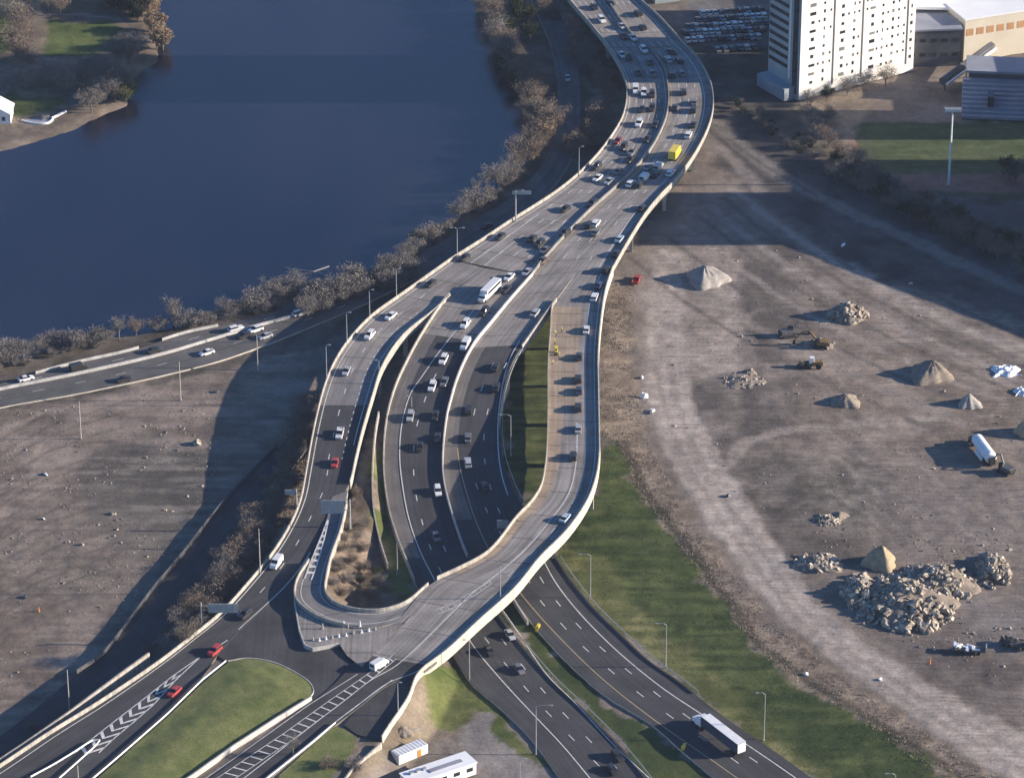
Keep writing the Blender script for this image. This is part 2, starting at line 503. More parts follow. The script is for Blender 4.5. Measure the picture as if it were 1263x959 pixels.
VL = [(684, -30), (702, 0), (732, 35), (752, 61), (769, 91), (774, 111), (770, 142), (758, 165), (737, 193), (712, 218), (684, 240), (626, 277), (599, 295), (559, 320)]
VR = [(764, -30), (788, 0), (813, 23), (836, 48), (859, 73), (874, 99), (879, 122), (877, 144), (869, 167), (851, 199), (828, 228), (816, 240), (796, 264), (775, 297), (755, 332)]
MEDU = [(722, -30), (747, 0), (780, 45), (805, 66), (819, 86), (824, 109), (825, 122), (822.7, 142), (816, 161), (801, 188), (779, 214), (763, 229), (722, 266), (674, 317), (656, 340)]
A_L = [(559, 320), (521, 347), (490, 369), (462, 389), (437, 414), (417, 442), (404, 470), (395, 500), (386, 541), (379, 581), (372, 617), (361, 645), (338, 683), (308, 720), (272, 759), (235, 789), (196, 819), (120, 870), (63, 905), (0, 947), (-60, 985)]
A_R = [(597, 330), (576, 347), (555, 366), (533, 386), (500, 412), (480, 437), (467, 462), (460, 485), (453, 508), (445, 536), (437, 569), (430, 598), (412, 625), (397, 658), (380, 690), (355, 722), (332, 744), (294, 779), (268, 808), (240, 848), (208, 880), (152, 928), (105, 968)]
E_L = [(409, 612), (403, 640), (394, 664), (381, 693), (371, 708), (365, 722), (365, 739), (377, 752), (398, 764), (430, 773), (470, 772), (505, 762)]
E_R = [(429, 604), (425, 628), (419, 655), (407, 688), (401, 715), (400, 731), (410, 744), (433, 753), (468, 755), (499, 746), (529, 722)]
B_L = [(597, 330), (577, 346), (555, 364), (523, 409), (503, 445), (488, 478), (478, 515), (474, 556), (475, 592), (481, 632), (491, 665), (503, 695), (513, 720), (534, 765), (558, 806), (581, 842), (614, 870), (657, 913), (690, 959), (712, 990)]
B_R = [(656, 340), (631, 368), (606.5, 398), (584, 426), (565, 464), (554, 500), (550, 518), (546, 556), (546, 586), (551, 614), (561, 648), (576, 688), (594, 722), (616, 757), (649, 800), (686, 842), (727, 880), (775, 930), (805, 968), (820, 990)]
C_L = [(657, 340), (632, 368), (607.5, 398), (585, 426), (566, 464), (555, 500), (551, 518), (547, 556), (547, 586), (552, 614), (563, 648), (581, 688), (603, 715), (630, 735), (668, 783), (741, 853), (805, 894), (843, 927), (881, 959), (915, 988)]
C_R = [(712, 335), (686, 370), (652, 417), (636, 440), (625, 466), (619, 489), (616, 521), (619, 561), (629, 592), (641, 618), (664, 652), (684, 682), (708, 718), (736, 752), (767, 782), (802, 815), (843, 843), (883, 876), (960, 929), (1030, 980)]
D_L = [(713, 334), (697, 352), (683, 375), (680, 407), (677, 455), (677, 505), (675.5, 556), (673, 580), (668, 602), (655, 622), (640, 637), (602, 683), (566, 703), (531, 720), (505, 748), (480, 775), (455, 800), (432, 822), (407, 848), (381, 868), (340, 899), (290, 936), (235, 977)]
D_R = [(755, 332), (746, 360), (740, 400), (737, 440), (737.5, 480), (738.5, 540), (738.5, 560), (735, 588), (724, 619), (698, 657), (665, 690), (634, 728), (589, 769), (548, 807), (520, 829), (483, 842), (440, 874), (417, 891), (380, 921), (331, 960), (300, 985)]

def level(l, r):
    z = (l[:, 2]+r[:, 2])/2; l[:, 2] = z; r[:, 2] = z
    return l, r
def ends(L, R, zf, n, it=2):
    return level(smooth_line(resample(edge(L, zf), n), it), smooth_line(resample(edge(R, zf), n), it))
def lerp(l, r, t): return l*(1-t)+r*t

# the centre lines of each roadway, by which vehicles are set down
ROADS = {}
med = edge(MEDU, zU)
uL, uM = smooth_line(resample(edge(VL, zU), 220)), smooth_line(resample(med, 220))
uR = smooth_line(resample(edge(VR, zU), 220))
# the section ends of the left deck are staggered so that they lie across the road
aL, aR = ends(A_L, A_R, zA, 260)
eL, eR = ends(E_L, E_R, zE, 90, 1)
bL, bR = ends(B_L, B_R, zB, 260)
cL, cR = ends(C_L, C_R, zC, 260)
dL, dR = ends(D_L, D_R, zD, 260)

# ------------------------------------------------------------------ terrain: one sheet out to the horizon
def axis(lo, hi, fine, far):
    a = list(np.arange(lo, hi+fine/2, fine))
    s = fine; x = hi
    while x < far: s *= 1.25; x += s; a.append(x)
    s = fine; x = lo
    b = []
    while x > -far: s *= 1.25; x -= s; b.append(x)
    return np.array(b[::-1]+a)
gx = axis(-190, 195, .85, 5000)
gy = axis(770, 1330, 1.05, 9000); gy = gy[gy > 300]
X, Y = np.meshgrid(gx, gy)
wx = X + (fbm(X/9, Y/9, 3, 3)-.5)*9 + (fbm(X/2.2, Y/2.2, 5, 2)-.5)*2.4
wy = Y + (fbm(X/9, Y/9, 4, 3)-.5)*13 + (fbm(X/2.2, Y/2.2, 6, 2)-.5)*3.4
n_big = fbm(X/40, Y/40, 10, 4); n_mid = fbm(X/9, Y/9, 20, 4); n_sml = fbm(X/2.5, Y/2.5, 30, 3)
n_str = fbm(X/16, Y/1.9, 40, 3)                      # streaks across the ground
Cc = np.zeros(X.shape+(3,))
def setc(mask, c1, c2, nz=None):
    nz = n_mid if nz is None else nz
    t = smooth((nz-.32)/.36)[..., None]
    col = np.array(c1)*(1-t)+np.array(c2)*t
    Cc[:] = np.where(mask[..., None], col, Cc) if mask.dtype == bool else Cc*(1-mask[..., None]) + col*mask[..., None]
def zone(pts, soft=0.0, warp=1.0, z=0.0):
    poly = gpoly(pts, z)
    x = X*(1-warp)+wx*warp; y = Y*(1-warp)+wy*warp
    xs = [p[0] for p in poly]; ys = [p[1] for p in poly]
    m = np.zeros(X.shape); pad = soft+12
    box = (X > min(xs)-pad) & (X < max(xs)+pad) & (Y > min(ys)-pad*1.4) & (Y < max(ys)+pad*1.4)
    if not box.any(): return m
    xb, yb = x[box], y[box]
    ins = in_poly(xb, yb, poly)
    if soft:
        d = seg_dist(xb, yb, poly, True)
        m[box] = smooth(.5+np.where(ins, d, -d)/(2*soft))
    else: m[box] = ins
    return m
def streak(pts, wid, c, op=.7, z=0.0):
    """a worn track across the ground"""
    path = [(P(a, b, z).x, P(a, b, z).y) for a, b in pts]
    xs = [p[0] for p in path]; ys = [p[1] for p in path]
    box = (X > min(xs)-12) & (X < max(xs)+12) & (Y > min(ys)-12) & (Y < max(ys)+12)
    d = seg_dist((X*.8+wx*.2)[box], (Y*.8+wy*.2)[box], path)
    m = np.zeros(X.shape); m[box] = smooth(1.4-d/max(wid, .65))*op*(.55+.9*n_sml[box]).clip(0, 1)
    Cc[:] = Cc*(1-m[..., None]) + np.array(c)*m[..., None]
ALL = np.ones(X.shape, bool)
setc(ALL, (.135, .114, .096), (.195, .165, .14), n_big*.4+n_mid*.6)
# river bank and verge, soil darkened for the shade beside the riverside road
BANK = [(-400, 470), (0, 437), (40, 430), (75, 417), (110, 411), (170, 405), (215, 396), (245, 381), (290, 366), (340, 352), (400, 346), (440, 329), (480, 311), (510, 296), (540, 274), (580, 245), (610, 225), (638, 200), (650, 182), (646, 160), (638, 140), (627, 110), (610, 70), (590, 38), (573, 0), (556, -60), (540, -200)]
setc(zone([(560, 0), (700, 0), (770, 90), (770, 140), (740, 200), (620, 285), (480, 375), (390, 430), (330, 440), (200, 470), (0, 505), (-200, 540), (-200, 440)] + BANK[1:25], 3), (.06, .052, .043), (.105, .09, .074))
# left field
setc(zone([(-200, 520), (0, 505), (200, 470), (330, 436), (400, 440), (380, 560), (260, 700), (60, 880), (-200, 1000)], 2), (.125, .102, .084), (.225, .186, .155), n_str*.5+n_mid*.5)
setc(zone([(90, 570), (150, 545), (270, 545), (270, 610), (200, 700), (120, 640)], 5)*.95, (.075, .07, .063), (.15, .136, .12), n_str)
setc(zone([(20, 640), (120, 600), (240, 680), (160, 760), (40, 760)], 10)*.5, (.18, .155, .13), (.14, .118, .098), n_str)
for k in range(16):
    y0 = 470+k*17+rng.uniform(-4, 4)
    streak([(-30, y0+70), (60, y0+20), (150, y0-10)], .5, (.085, .07, .057), .45)
for k in range(14):
    y0 = 590+k*11+rng.uniform(-3, 3); x0 = rng.uniform(20, 120)
    streak([(x0, y0), (x0+rng.uniform(60, 150), y0+rng.uniform(-2, 2))], .5, (.095, .083, .073), .5)
streak([(0, 528), (60, 505), (140, 492), (230, 480)], 1.2, (.24, .20, .165), .6)
# scrub slope beside the left ramp
setc(zone([(392, 470), (385, 560), (372, 630), (338, 690), (300, 735), (230, 800), (150, 860), (120, 860), (215, 760), (262, 690), (290, 640), (330, 560), (360, 500)], 3), (.12, .097, .075), (.20, .16, .125))
# ground between the curving ramps
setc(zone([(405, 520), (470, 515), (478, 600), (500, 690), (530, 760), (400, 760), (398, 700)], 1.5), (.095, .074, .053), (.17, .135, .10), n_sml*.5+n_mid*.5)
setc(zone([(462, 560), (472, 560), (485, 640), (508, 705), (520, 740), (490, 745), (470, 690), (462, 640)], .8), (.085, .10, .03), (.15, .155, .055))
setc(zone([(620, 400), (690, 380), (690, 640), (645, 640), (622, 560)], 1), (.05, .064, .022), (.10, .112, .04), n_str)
# right yard
setc(zone([(800, 285), (905, 290), (915, 400), (915, 520), (870, 560), (835, 560), (790, 470)], 2), (.20, .172, .148), (.265, .228, .196))
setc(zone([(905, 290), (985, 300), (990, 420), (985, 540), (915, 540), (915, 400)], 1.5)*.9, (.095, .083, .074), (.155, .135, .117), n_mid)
setc(zone([(985, 420), (1100, 400), (1263, 480), (1263, 620), (1100, 600), (990, 540)], 12)*.7, (.17, .137, .108), (.235, .195, .158))
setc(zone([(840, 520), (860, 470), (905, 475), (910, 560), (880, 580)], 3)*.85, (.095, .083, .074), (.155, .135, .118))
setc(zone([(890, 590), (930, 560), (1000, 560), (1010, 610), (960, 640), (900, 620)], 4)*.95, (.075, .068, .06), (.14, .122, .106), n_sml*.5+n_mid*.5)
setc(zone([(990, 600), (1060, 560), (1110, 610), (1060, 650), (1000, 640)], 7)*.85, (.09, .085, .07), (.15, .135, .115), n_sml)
setc(zone([(905, 607), (925, 602), (930, 612), (917, 618)], 1), (.07, .06, .055), (.09, .08, .07))
setc(zone([(960, 650), (1010, 655), (1080, 690), (1000, 700), (960, 690)], 3)*.9, (.085, .072, .064), (.12, .105, .094))
setc(zone([(1080, 780), (1160, 740), (1263, 800), (1263, 870), (1150, 850)], 3)*.95, (.105, .088, .078), (.14, .12, .106))
setc(zone([(1190, 735), (1263, 745), (1263, 800), (1200, 790)], 4)*.8, (.19, .175, .165), (.15, .135, .125))
setc(zone([(1080, 560), (1263, 600), (1263, 700), (1100, 640)], 14)*.6, (.19, .165, .15), (.155, .135, .122))
# pale haul road round the yard's edge
PATHW = [(806, 300), (838, 310), (845, 430), (860, 510), (890, 570), (925, 625), (968, 680), (1000, 735), (1060, 790), (1130, 830), (1263, 903), (1420, 985), (1420, 1080), (1263, 970), (1160, 905), (1060, 838), (970, 765), (905, 690), (850, 610), (815, 545), (795, 470)]
setc(zone(PATHW, 1.2, .4), (.27, .235, .205), (.335, .295, .26), n_mid*.6+n_sml*.4)
for o_, w_, c_ in ((.3, .7, (.20, .17, .145)), (.42, .6, (.36, .32, .285)), (.6, .7, (.21, .18, .155)), (.72, .6, (.36, .32, .285))):
    lft = [(795, 470), (815, 545), (850, 610), (905, 690), (970, 765), (1060, 838), (1160, 905), (1263, 970)]; rgt = [(845, 430), (868, 530), (915, 612), (968, 680), (1000, 735), (1060, 790), (1130, 830), (1263, 903)]
    streak([(a*(1-o_)+c*o_, b*(1-o_)+d*o_) for (a, b), (c, d) in zip(lft, rgt)], w_, c_, .5)
streak([(880, 590), (920, 545), (960, 530), (1050, 522), (1150, 515)], 2.2, (.27, .235, .20), .7)
streak([(975, 370), (1050, 420), (1130, 420), (1200, 450), (1263, 480)], .8, (.25, .22, .19), .55)
streak([(1000, 300), (1060, 330), (1130, 375), (1190, 405), (1263, 425)], 2.6, (.27, .242, .215), .75)
streak([(900, 240), (980, 290), (1060, 345), (1180, 420)], 1.0, (.25, .215, .185), .45)
for k in range(26):
    x0, y0 = rng.uniform(1000, 1250), rng.uniform(500, 680)
    s = rng.uniform(25, 90)
    streak([(x0, y0), (x0+s*.55, y0+s*.38), (x0+s, y0+s*.8)], rng.uniform(.25, .5), (.115, .10, .09) if k % 3 else (.25, .22, .19), .5)
for k in range(16):
    x0, y0 = rng.uniform(820, 1150), rng.uniform(300, 480)
    s = rng.uniform(30, 90); a = rng.choice([-.15, .35, .55, .05])
    streak([(x0, y0), (x0+s*.5, y0+s*a*.45), (x0+s, y0+s*a)], rng.uniform(.3, .7), (.13, .11, .095) if k % 2 else (.26, .225, .19), .45)
for k, (dx, dy, w_, c_) in enumerate([(0, 0, 1.1, (.26, .23, .20)), (-14, 10, .8, (.11, .098, .088)), (-30, 20, 1.2, (.24, .21, .185)), (-44, 32, .7, (.10, .09, .08)), (-62, 44, 1.0, (.23, .20, .175)), (-84, 56, .8, (.11, .098, .088)), (22, -14, .8, (.10, .09, .082)), (40, -24, 1.3, (.22, .20, .18)), (-108, 70, 1.4, (.22, .19, .165)), (-130, 84, .7, (.12, .105, .09))]):
    streak([(905+dx, 232+dy), (975+dx, 288+dy), (1060+dx, 342+dy), (1160+dx, 392+dy), (1300+dx, 452+dy)], w_*1.35, c_, .85)
# weeds, then the mown slope beside the highway
WEED = [(744, 345), (786, 345), (778, 430), (788, 490), (802, 548), (835, 612), (890, 692), (958, 768), (1050, 842), (1150, 907), (1263, 975), (1263, 1000), (1190, 985), (1080, 900), (1000, 850), (930, 800), (880, 730), (828, 660), (788, 608), (764, 548), (742, 535)]
setc(zone(WEED, 1.5), (.15, .118, .088), (.25, .20, .15), n_sml*.6+n_mid*.4)
GR = [(741, 545), (764, 545), (790, 606), (830, 658), (880, 728), (930, 798), (1000, 848), (1080, 898), (1200, 985), (1230, 1010), (1060, 1010), (960, 929), (883, 876), (843, 843), (802, 815), (767, 782), (736, 752), (708, 719), (684, 682), (692, 660), (735, 600)]
setc(zone(GR, 1.2), (.042, .060, .021), (.095, .112, .040), n_str*.55+n_sml*.2+n_mid*.25)
setc(zone([(708, 719), (736, 752), (767, 782), (802, 815), (843, 843), (883, 876), (960, 929), (1040, 990), (1060, 985), (985, 920), (900, 850), (850, 800), (790, 760), (740, 690), (690, 670)], 1.8)*.8, (.095, .105, .036), (.19, .182, .072), n_mid*.5+n_str*.5)
streak([(770, 545), (795, 602), (836, 655), (886, 722), (936, 792), (1006, 842), (1086, 893), (1200, 965)], 1.6, (.05, .045, .03), .8)
# bottom middle: verge, brown abutment slope, access path
setc(zone([(500, 830), (560, 806), (614, 870), (690, 959), (690, 1000), (420, 1000), (440, 930)], 1), (.12, .10, .072), (.185, .155, .115))
setc(zone([(520, 850), (560, 808), (581, 842), (614, 870), (690, 950), (700, 990), (655, 990), (600, 905), (575, 880), (560, 910), (530, 900)], 1.2), (.07, .092, .027), (.13, .14, .05))
setc(zone([(577, 884), (598, 880), (640, 915), (690, 965), (690, 1000), (560, 1000), (570, 930)], .6), (.165, .155, .15), (.205, .19, .182))
setc(zone([(500, 930), (572, 915), (600, 960), (600, 1000), (430, 1000)], 1), (.14, .125, .11), (.185, .165, .145))
# grass median of the lower highway
setc(zone([(610, 735), (640, 745), (680, 795), (745, 858), (810, 900), (880, 962), (900, 1000), (810, 1000), (770, 925), (700, 850), (640, 790)], .5), (.04, .06, .024), (.07, .085, .03))
# rail yard strip and slope beyond
setc(zone([(850, 120), (905, 120), (1010, 200), (1263, 330), (1500, 440), (1500, 520), (1263, 400), (1100, 345), (1000, 295), (880, 190)], 3), (.052, .05, .05), (.085, .08, .077), n_mid)  # shade over the strip darkened into the soil colour
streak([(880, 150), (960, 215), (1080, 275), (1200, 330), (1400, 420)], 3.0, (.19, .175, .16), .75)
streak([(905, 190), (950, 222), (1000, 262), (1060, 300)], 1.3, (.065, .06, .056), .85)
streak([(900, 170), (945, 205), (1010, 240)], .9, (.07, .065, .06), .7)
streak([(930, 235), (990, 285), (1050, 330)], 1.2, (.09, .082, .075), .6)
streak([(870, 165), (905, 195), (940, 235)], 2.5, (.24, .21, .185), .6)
# sports field, its track, car park by the tower
setc(zone([(1000, 140), (1030, 150), (1500, 150), (1500, 420), (1263, 300), (1100, 230), (1030, 190)], 1.5), (.06, .07, .042), (.085, .095, .055))
setc(zone([(1062, 150), (1500, 150), (1500, 226), (1100, 226)], 1.0, .2), (.068, .09, .04), (.095, .115, .055), n_str)
setc(zone([(1028, 168), (1056, 168), (1060, 196), (1045, 200), (1033, 190)], 1.0, .5), (.26, .10, .085), (.32, .14, .11))
setc(zone([(1090, 214), (1500, 214), (1500, 235), (1110, 235)], 1.0, .4), (.17, .10, .085), (.20, .125, .105))
setc(zone([(1120, 240), (1500, 245), (1500, 330), (1263, 320), (1180, 275)], 2), (.10, .10, .10), (.13, .13, .13))
setc(zone([(840, -40), (950, -40), (950, 60), (880, 70), (850, 40)], 1, .3), (.11, .11, .115), (.15, .148, .148))
setc(zone([(850, 50), (985, 60), (985, 128), (1060, 190), (1030, 205), (960, 165), (885, 110)], 3), (.05, .048, .042), (.085, .078, .066))  # shade around the tower foot put in as darker soil
setc(zone([(985, 125), (1060, 105), (1075, 130), (1045, 195), (1020, 190), (990, 165)], 2), (.13, .11, .085), (.21, .175, .13))
# park across the river
PARK = [(-260, 235), (-100, 208), (0, 188), (51, 175), (96, 160), (142, 139), (164, 129), (172, 108), (176, 92), (206, 73), (204, 51), (198, 25), (195, 0), (190, -60), (170, -400), (-500, -400)]
setc(zone(PARK, 1.2), (.13, .105, .08), (.19, .155, .12))
setc(zone([(58, 22), (130, 26), (150, 45), (110, 66), (55, 66)], 2), (.085, .11, .036), (.12, .145, .052))
setc(zone([(-200, -20), (15, -20), (18, 60), (-20, 75), (-200, 90)], 2), (.06, .085, .03), (.09, .115, .04))
setc(zone([(15, 120), (75, 118), (80, 130), (30, 140), (-40, 140)], 2), (.075, .095, .032), (.11, .13, .046))
streak([(0, 187), (51, 174), (96, 159), (142, 138)], .7, (.34, .27, .22), .8)
streak([(40, 18), (100, 16), (160, 26)], .8, (.30, .25, .21), .6)
streak([(735, 45), (700, 20), (690, 5)], 3.0, (.26, .23, .19), .5)
setc(zone([(678, 12), (720, 10), (735, 40), (740, 58), (712, 56), (690, 40)], 2), (.20, .172, .14), (.13, .122, .08), n_mid)
setc(zone([(676, 10), (725, 10), (735, 22), (690, 24)], 1), (.27, .235, .19), (.22, .19, .15))  # this and the next: sunlit bands painted as pale soil
setc(zone([(690, 30), (738, 30), (745, 42), (705, 44)], 1), (.25, .215, .17), (.2, .175, .13))
setc(zone([(728, 108), (775, 104), (772, 150), (752, 170), (735, 165)], 2), (.19, .145, .105), (.23, .18, .135))
lum = Cc.mean(-1, keepdims=True)
green = (Cc[..., 1:2] > Cc[..., 0:1])
Cc[:] = np.where(green, Cc, (lum + (Cc-lum)*.85)*1.2*np.array([1.035, .985, .94]))
Cc *= (.88+.24*n_sml)[..., None]*(.93+.14*n_mid)[..., None]

# heights: flat ground, river bed, the raised plateau under the ramps, embankments
Z = -.05 - .38*fbm(X/7, Y/7, 50, 4) - .22*n_sml
def plateau(pts, h, fall, zl):
    poly = gpoly(pts, zl)
    xs = [p[0] for p in poly]; ys = [p[1] for p in poly]
    box = (X > min(xs)-fall-2) & (X < max(xs)+fall+2) & (Y > min(ys)-fall-2) & (Y < max(ys)+fall+2)
    xb, yb = X[box], Y[box]
    d = seg_dist(xb, yb, poly, True); ins = in_poly(xb, yb, poly)
    d = np.where(ins, 0, d)
    t = np.clip(1-d/fall, 0, 1)
    Z[box] = np.maximum(Z[box], Z[box]*(1-t)+(h-.35*n_sml[box])*t)
PLAT = [(361, 642), (338, 683), (308, 720), (272, 759), (196, 819), (120, 870), (0, 947), (-120, 1020), (-120, 1100), (440, 1060), (437, 958), (473, 909), (503, 866), (516, 838), (528, 815), (512, 790), (478, 760), (433, 754), (409, 745), (399, 731), (401, 712), (407, 688), (419, 650), (400, 638)]
plateau(PLAT, 5.75, 7.0, 5.75)
plateau([(452, 522), (466, 522), (461, 560), (458, 600), (459, 640), (430, 690), (408, 690), (420, 650), (434, 605), (442, 560)], 3.4, 4.0, 3.4)
# under the river: outside land polygons
river_side = gpoly(BANK + [(-3000, -1500), (-3000, 600)])
far = [(BANK[0])]
landL = [(P(a, b).x, P(a, b).y) for a, b in BANK]
river = [(-6000, landL[0][1])] + landL + [(landL[-1][0], 9500), (-6000, 9500)]
park_poly = gpoly(PARK[:-1]) + [(gpoly([PARK[-2]])[0][0], 6000), (-5000, 6000), (-5000, gpoly([PARK[0]])[0][1])]
jx = X + (fbm(X/5, Y/5, 60, 3)-.5)*4; jy = Y + (fbm(X/5, Y/5, 61, 3)-.5)*6
isw = in_poly(jx, jy, river) & ~in_poly(jx, jy, park_poly)
dr = np.minimum(seg_dist(X, Y, river, True), seg_dist(X, Y, park_poly, True))
Z = np.where(isw, -1.2-np.clip(dr, 0, 6)*.5, Z - .9*(1-smooth(dr/7))*(in_poly(X, Y, park_poly) | (X < 150)))
Cc[isw] = (.05, .045, .038)

nY, nX = X.shape
me = bpy.data.meshes.new('ground')
me.vertices.add(nX*nY)
me.vertices.foreach_set('co', np.stack([X, Y, Z], -1).astype(np.float32).ravel())
ii = np.arange((nY-1)*(nX-1)); r, c = ii//(nX-1), ii % (nX-1)
quads = np.stack([r*nX+c, r*nX+c+1, (r+1)*nX+c+1, (r+1)*nX+c], 1)
me.loops.add(quads.size); me.polygons.add(len(quads))
me.polygons.foreach_set('loop_start', np.arange(len(quads))*4)
me.loops.foreach_set('vertex_index', quads.ravel())
me.update(calc_edges=True)
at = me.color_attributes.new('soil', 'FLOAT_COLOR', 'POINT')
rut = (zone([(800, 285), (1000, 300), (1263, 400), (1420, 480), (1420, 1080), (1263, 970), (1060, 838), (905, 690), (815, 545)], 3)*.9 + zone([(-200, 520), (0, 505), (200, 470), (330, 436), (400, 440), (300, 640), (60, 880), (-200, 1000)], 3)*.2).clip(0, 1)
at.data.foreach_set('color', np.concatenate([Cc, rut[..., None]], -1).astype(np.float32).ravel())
me.polygons.foreach_set('use_smooth', [True]*len(quads))
m, nt, b = nodes_of('soil and grass')
ca = add(nt, 'ShaderNodeVertexColor', layer_name='soil')
tc = add(nt, 'ShaderNodeTexCoord')
n1 = add(nt, 'ShaderNodeTexNoise', Scale=1.1, Detail=6, Roughness=.7); nt.links.new(tc.outputs['Object'], n1.inputs['Vector'])
n2 = add(nt, 'ShaderNodeTexNoise', Scale=.22, Detail=4); nt.links.new(tc.outputs['Object'], n2.inputs['Vector'])
mr = add(nt, 'ShaderNodeMapRange'); mr.inputs['From Min'].default_value = .3; mr.inputs['From Max'].default_value = .7; mr.inputs['To Min'].default_value = .76; mr.inputs['To Max'].default_value = 1.24
nt.links.new(n1.outputs['Fac'], mr.inputs['Value'])
mr2 = add(nt, 'ShaderNodeMapRange'); mr2.inputs['From Min'].default_value = .3; mr2.inputs['From Max'].default_value = .7; mr2.inputs['To Min'].default_value = .85; mr2.inputs['To Max'].default_value = 1.15
nt.links.new(n2.outputs['Fac'], mr2.inputs['Value'])
mm = add(nt, 'ShaderNodeMath', operation='MULTIPLY'); nt.links.new(mr.outputs['Result'], mm.inputs[0]); nt.links.new(mr2.outputs['Result'], mm.inputs[1])
def ruts(ang, sx, sy, lo, hi, k):
    mp_ = add(nt, 'ShaderNodeMapping'); mp_.inputs['Rotation'].default_value = (0, 0, ang); mp_.inputs['Scale'].default_value = (sx, sy, 1)
    wv = add(nt, 'ShaderNodeVectorMath', operation='ADD'); nd = add(nt, 'ShaderNodeTexNoise', Scale=.03, Detail=2); nt.links.new(tc.outputs['Object'], nd.inputs['Vector'])
    sc2 = add(nt, 'ShaderNodeVectorMath', operation='SCALE'); sc2.inputs['Scale'].default_value = 9.0; nt.links.new(nd.outputs['Color'], sc2.inputs[0])
    nt.links.new(tc.outputs['Object'], wv.inputs[0]); nt.links.new(sc2.outputs['Vector'], wv.inputs[1]); nt.links.new(wv.outputs['Vector'], mp_.inputs['Vector'])
    nn = add(nt, 'ShaderNodeTexNoise', Scale=1.0, Detail=3); nt.links.new(mp_.outputs['Vector'], nn.inputs['Vector'])
    r_ = add(nt, 'ShaderNodeMapRange'); r_.inputs['From Min'].default_value = lo; r_.inputs['From Max'].default_value = hi; r_.inputs['To Min'].default_value = -k; r_.inputs['To Max'].default_value = k
    nt.links.new(nn.outputs['Fac'], r_.inputs['Value']); return r_.outputs['Result']
ra1 = ruts(.85, .03, 1.1, .4, .6, .11); ra2 = ruts(1.15, .05, .6, .42, .58, .05)
sm = add(nt, 'ShaderNodeMath', operation='ADD'); nt.links.new(ra1, sm.inputs[0]); nt.links.new(ra2, sm.inputs[1])
ma = add(nt, 'ShaderNodeMath', operation='MULTIPLY_ADD'); nt.links.new(sm.outputs[0], ma.inputs[0]); nt.links.new(ca.outputs['Alpha'], ma.inputs[1]); ma.inputs[2].default_value = 1.0
mm2 = add(nt, 'ShaderNodeMath', operation='MULTIPLY'); nt.links.new(mm.outputs[0], mm2.inputs[0]); nt.links.new(ma.outputs[0], mm2.inputs[1]); mm = mm2
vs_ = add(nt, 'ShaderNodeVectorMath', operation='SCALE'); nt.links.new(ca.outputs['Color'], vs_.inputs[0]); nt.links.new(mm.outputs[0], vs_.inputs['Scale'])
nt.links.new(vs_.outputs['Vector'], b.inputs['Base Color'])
bp = add(nt, 'ShaderNodeBump', Strength=.5, Distance=.25); nt.links.new(n1.outputs['Fac'], bp.inputs['Height']); nt.links.new(bp.outputs['Normal'], b.inputs['Normal'])
b.inputs['Roughness'].default_value = .95; b.inputs['Specular IOR Level'].default_value = .1
me.materials.append(m)
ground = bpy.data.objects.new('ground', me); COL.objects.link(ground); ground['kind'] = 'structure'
_gx, _gy = gx, gy
def gz(x, y):
    i = int(np.clip(np.searchsorted(_gx, x)-1, 0, nX-2)); j = int(np.clip(np.searchsorted(_gy, y)-1, 0, nY-2))
    u = (x-_gx[i])/(_gx[i+1]-_gx[i]); v = (y-_gy[j])/(_gy[j+1]-_gy[j])
    return float((Z[j, i]*(1-u)+Z[j, i+1]*u)*(1-v)+(Z[j+1, i]*(1-u)+Z[j+1, i+1]*u)*v)
def on_ground(px, py, z0=0.0):
    """the ground point seen at a photo position"""
    z = z0
    for _ in range(12):
        v = P(px, py, z); z = z*.4+.6*gz(v.x, v.y)
    v = P(px, py, z); v.z = gz(v.x, v.y)
    return v

# river
m, nt, b = nodes_of('river water')
tc = add(nt, 'ShaderNodeTexCoord')
nw = add(nt, 'ShaderNodeTexNoise', Scale=.5, Detail=6, Roughness=.65); nt.links.new(tc.outputs['Object'], nw.inputs['Vector'])
nl = add(nt, 'ShaderNodeTexNoise', Scale=.012, Detail=3)
mp = add(nt, 'ShaderNodeMapping'); mp.inputs['Scale'].default_value = (1, .35, 1); nt.links.new(tc.outputs['Object'], mp.inputs['Vector']); nt.links.new(mp.outputs['Vector'], nl.inputs['Vector'])
mrr = add(nt, 'ShaderNodeMapRange'); mrr.inputs['From Min'].default_value = .35; mrr.inputs['From Max'].default_value = .65; mrr.inputs['To Min'].default_value = .08; mrr.inputs['To Max'].default_value = .3
nt.links.new(nl.outputs['Fac'], mrr.inputs['Value']); nt.links.new(mrr.outputs['Result'], b.inputs['Roughness'])
bp = add(nt, 'ShaderNodeBump', Strength=.35, Distance=.3); nt.links.new(nw.outputs['Fac'], bp.inputs['Height']); nt.links.new(bp.outputs['Normal'], b.inputs['Normal'])
b.inputs['Base Color'].default_value = (.008, .010, .024, 1)
b.inputs['IOR'].default_value = 1.72
rb_ = add(nt, 'ShaderNodeValToRGB'); rb_.color_ramp.elements[0].position = .35; rb_.color_ramp.elements[1].position = .68
rb_.color_ramp.elements[0].color = (.006, .006, .016, 1); rb_.color_ramp.elements[1].color = (.021, .020, .038, 1)
nt.links.new(nl.outputs['Fac'], rb_.inputs['Fac']); nt.links.new(rb_.outputs['Color'], b.inputs['Base Color'])
M['water'] = m
wb = MB(); wb.add([(-6000, 300, -.95), (160, 300, -.95), (160, 9000, -.95), (-6000, 9000, -.95)], [(0, 1, 2, 3)])
o = wb.build('river', M['water']); o['kind'] = 'structure'

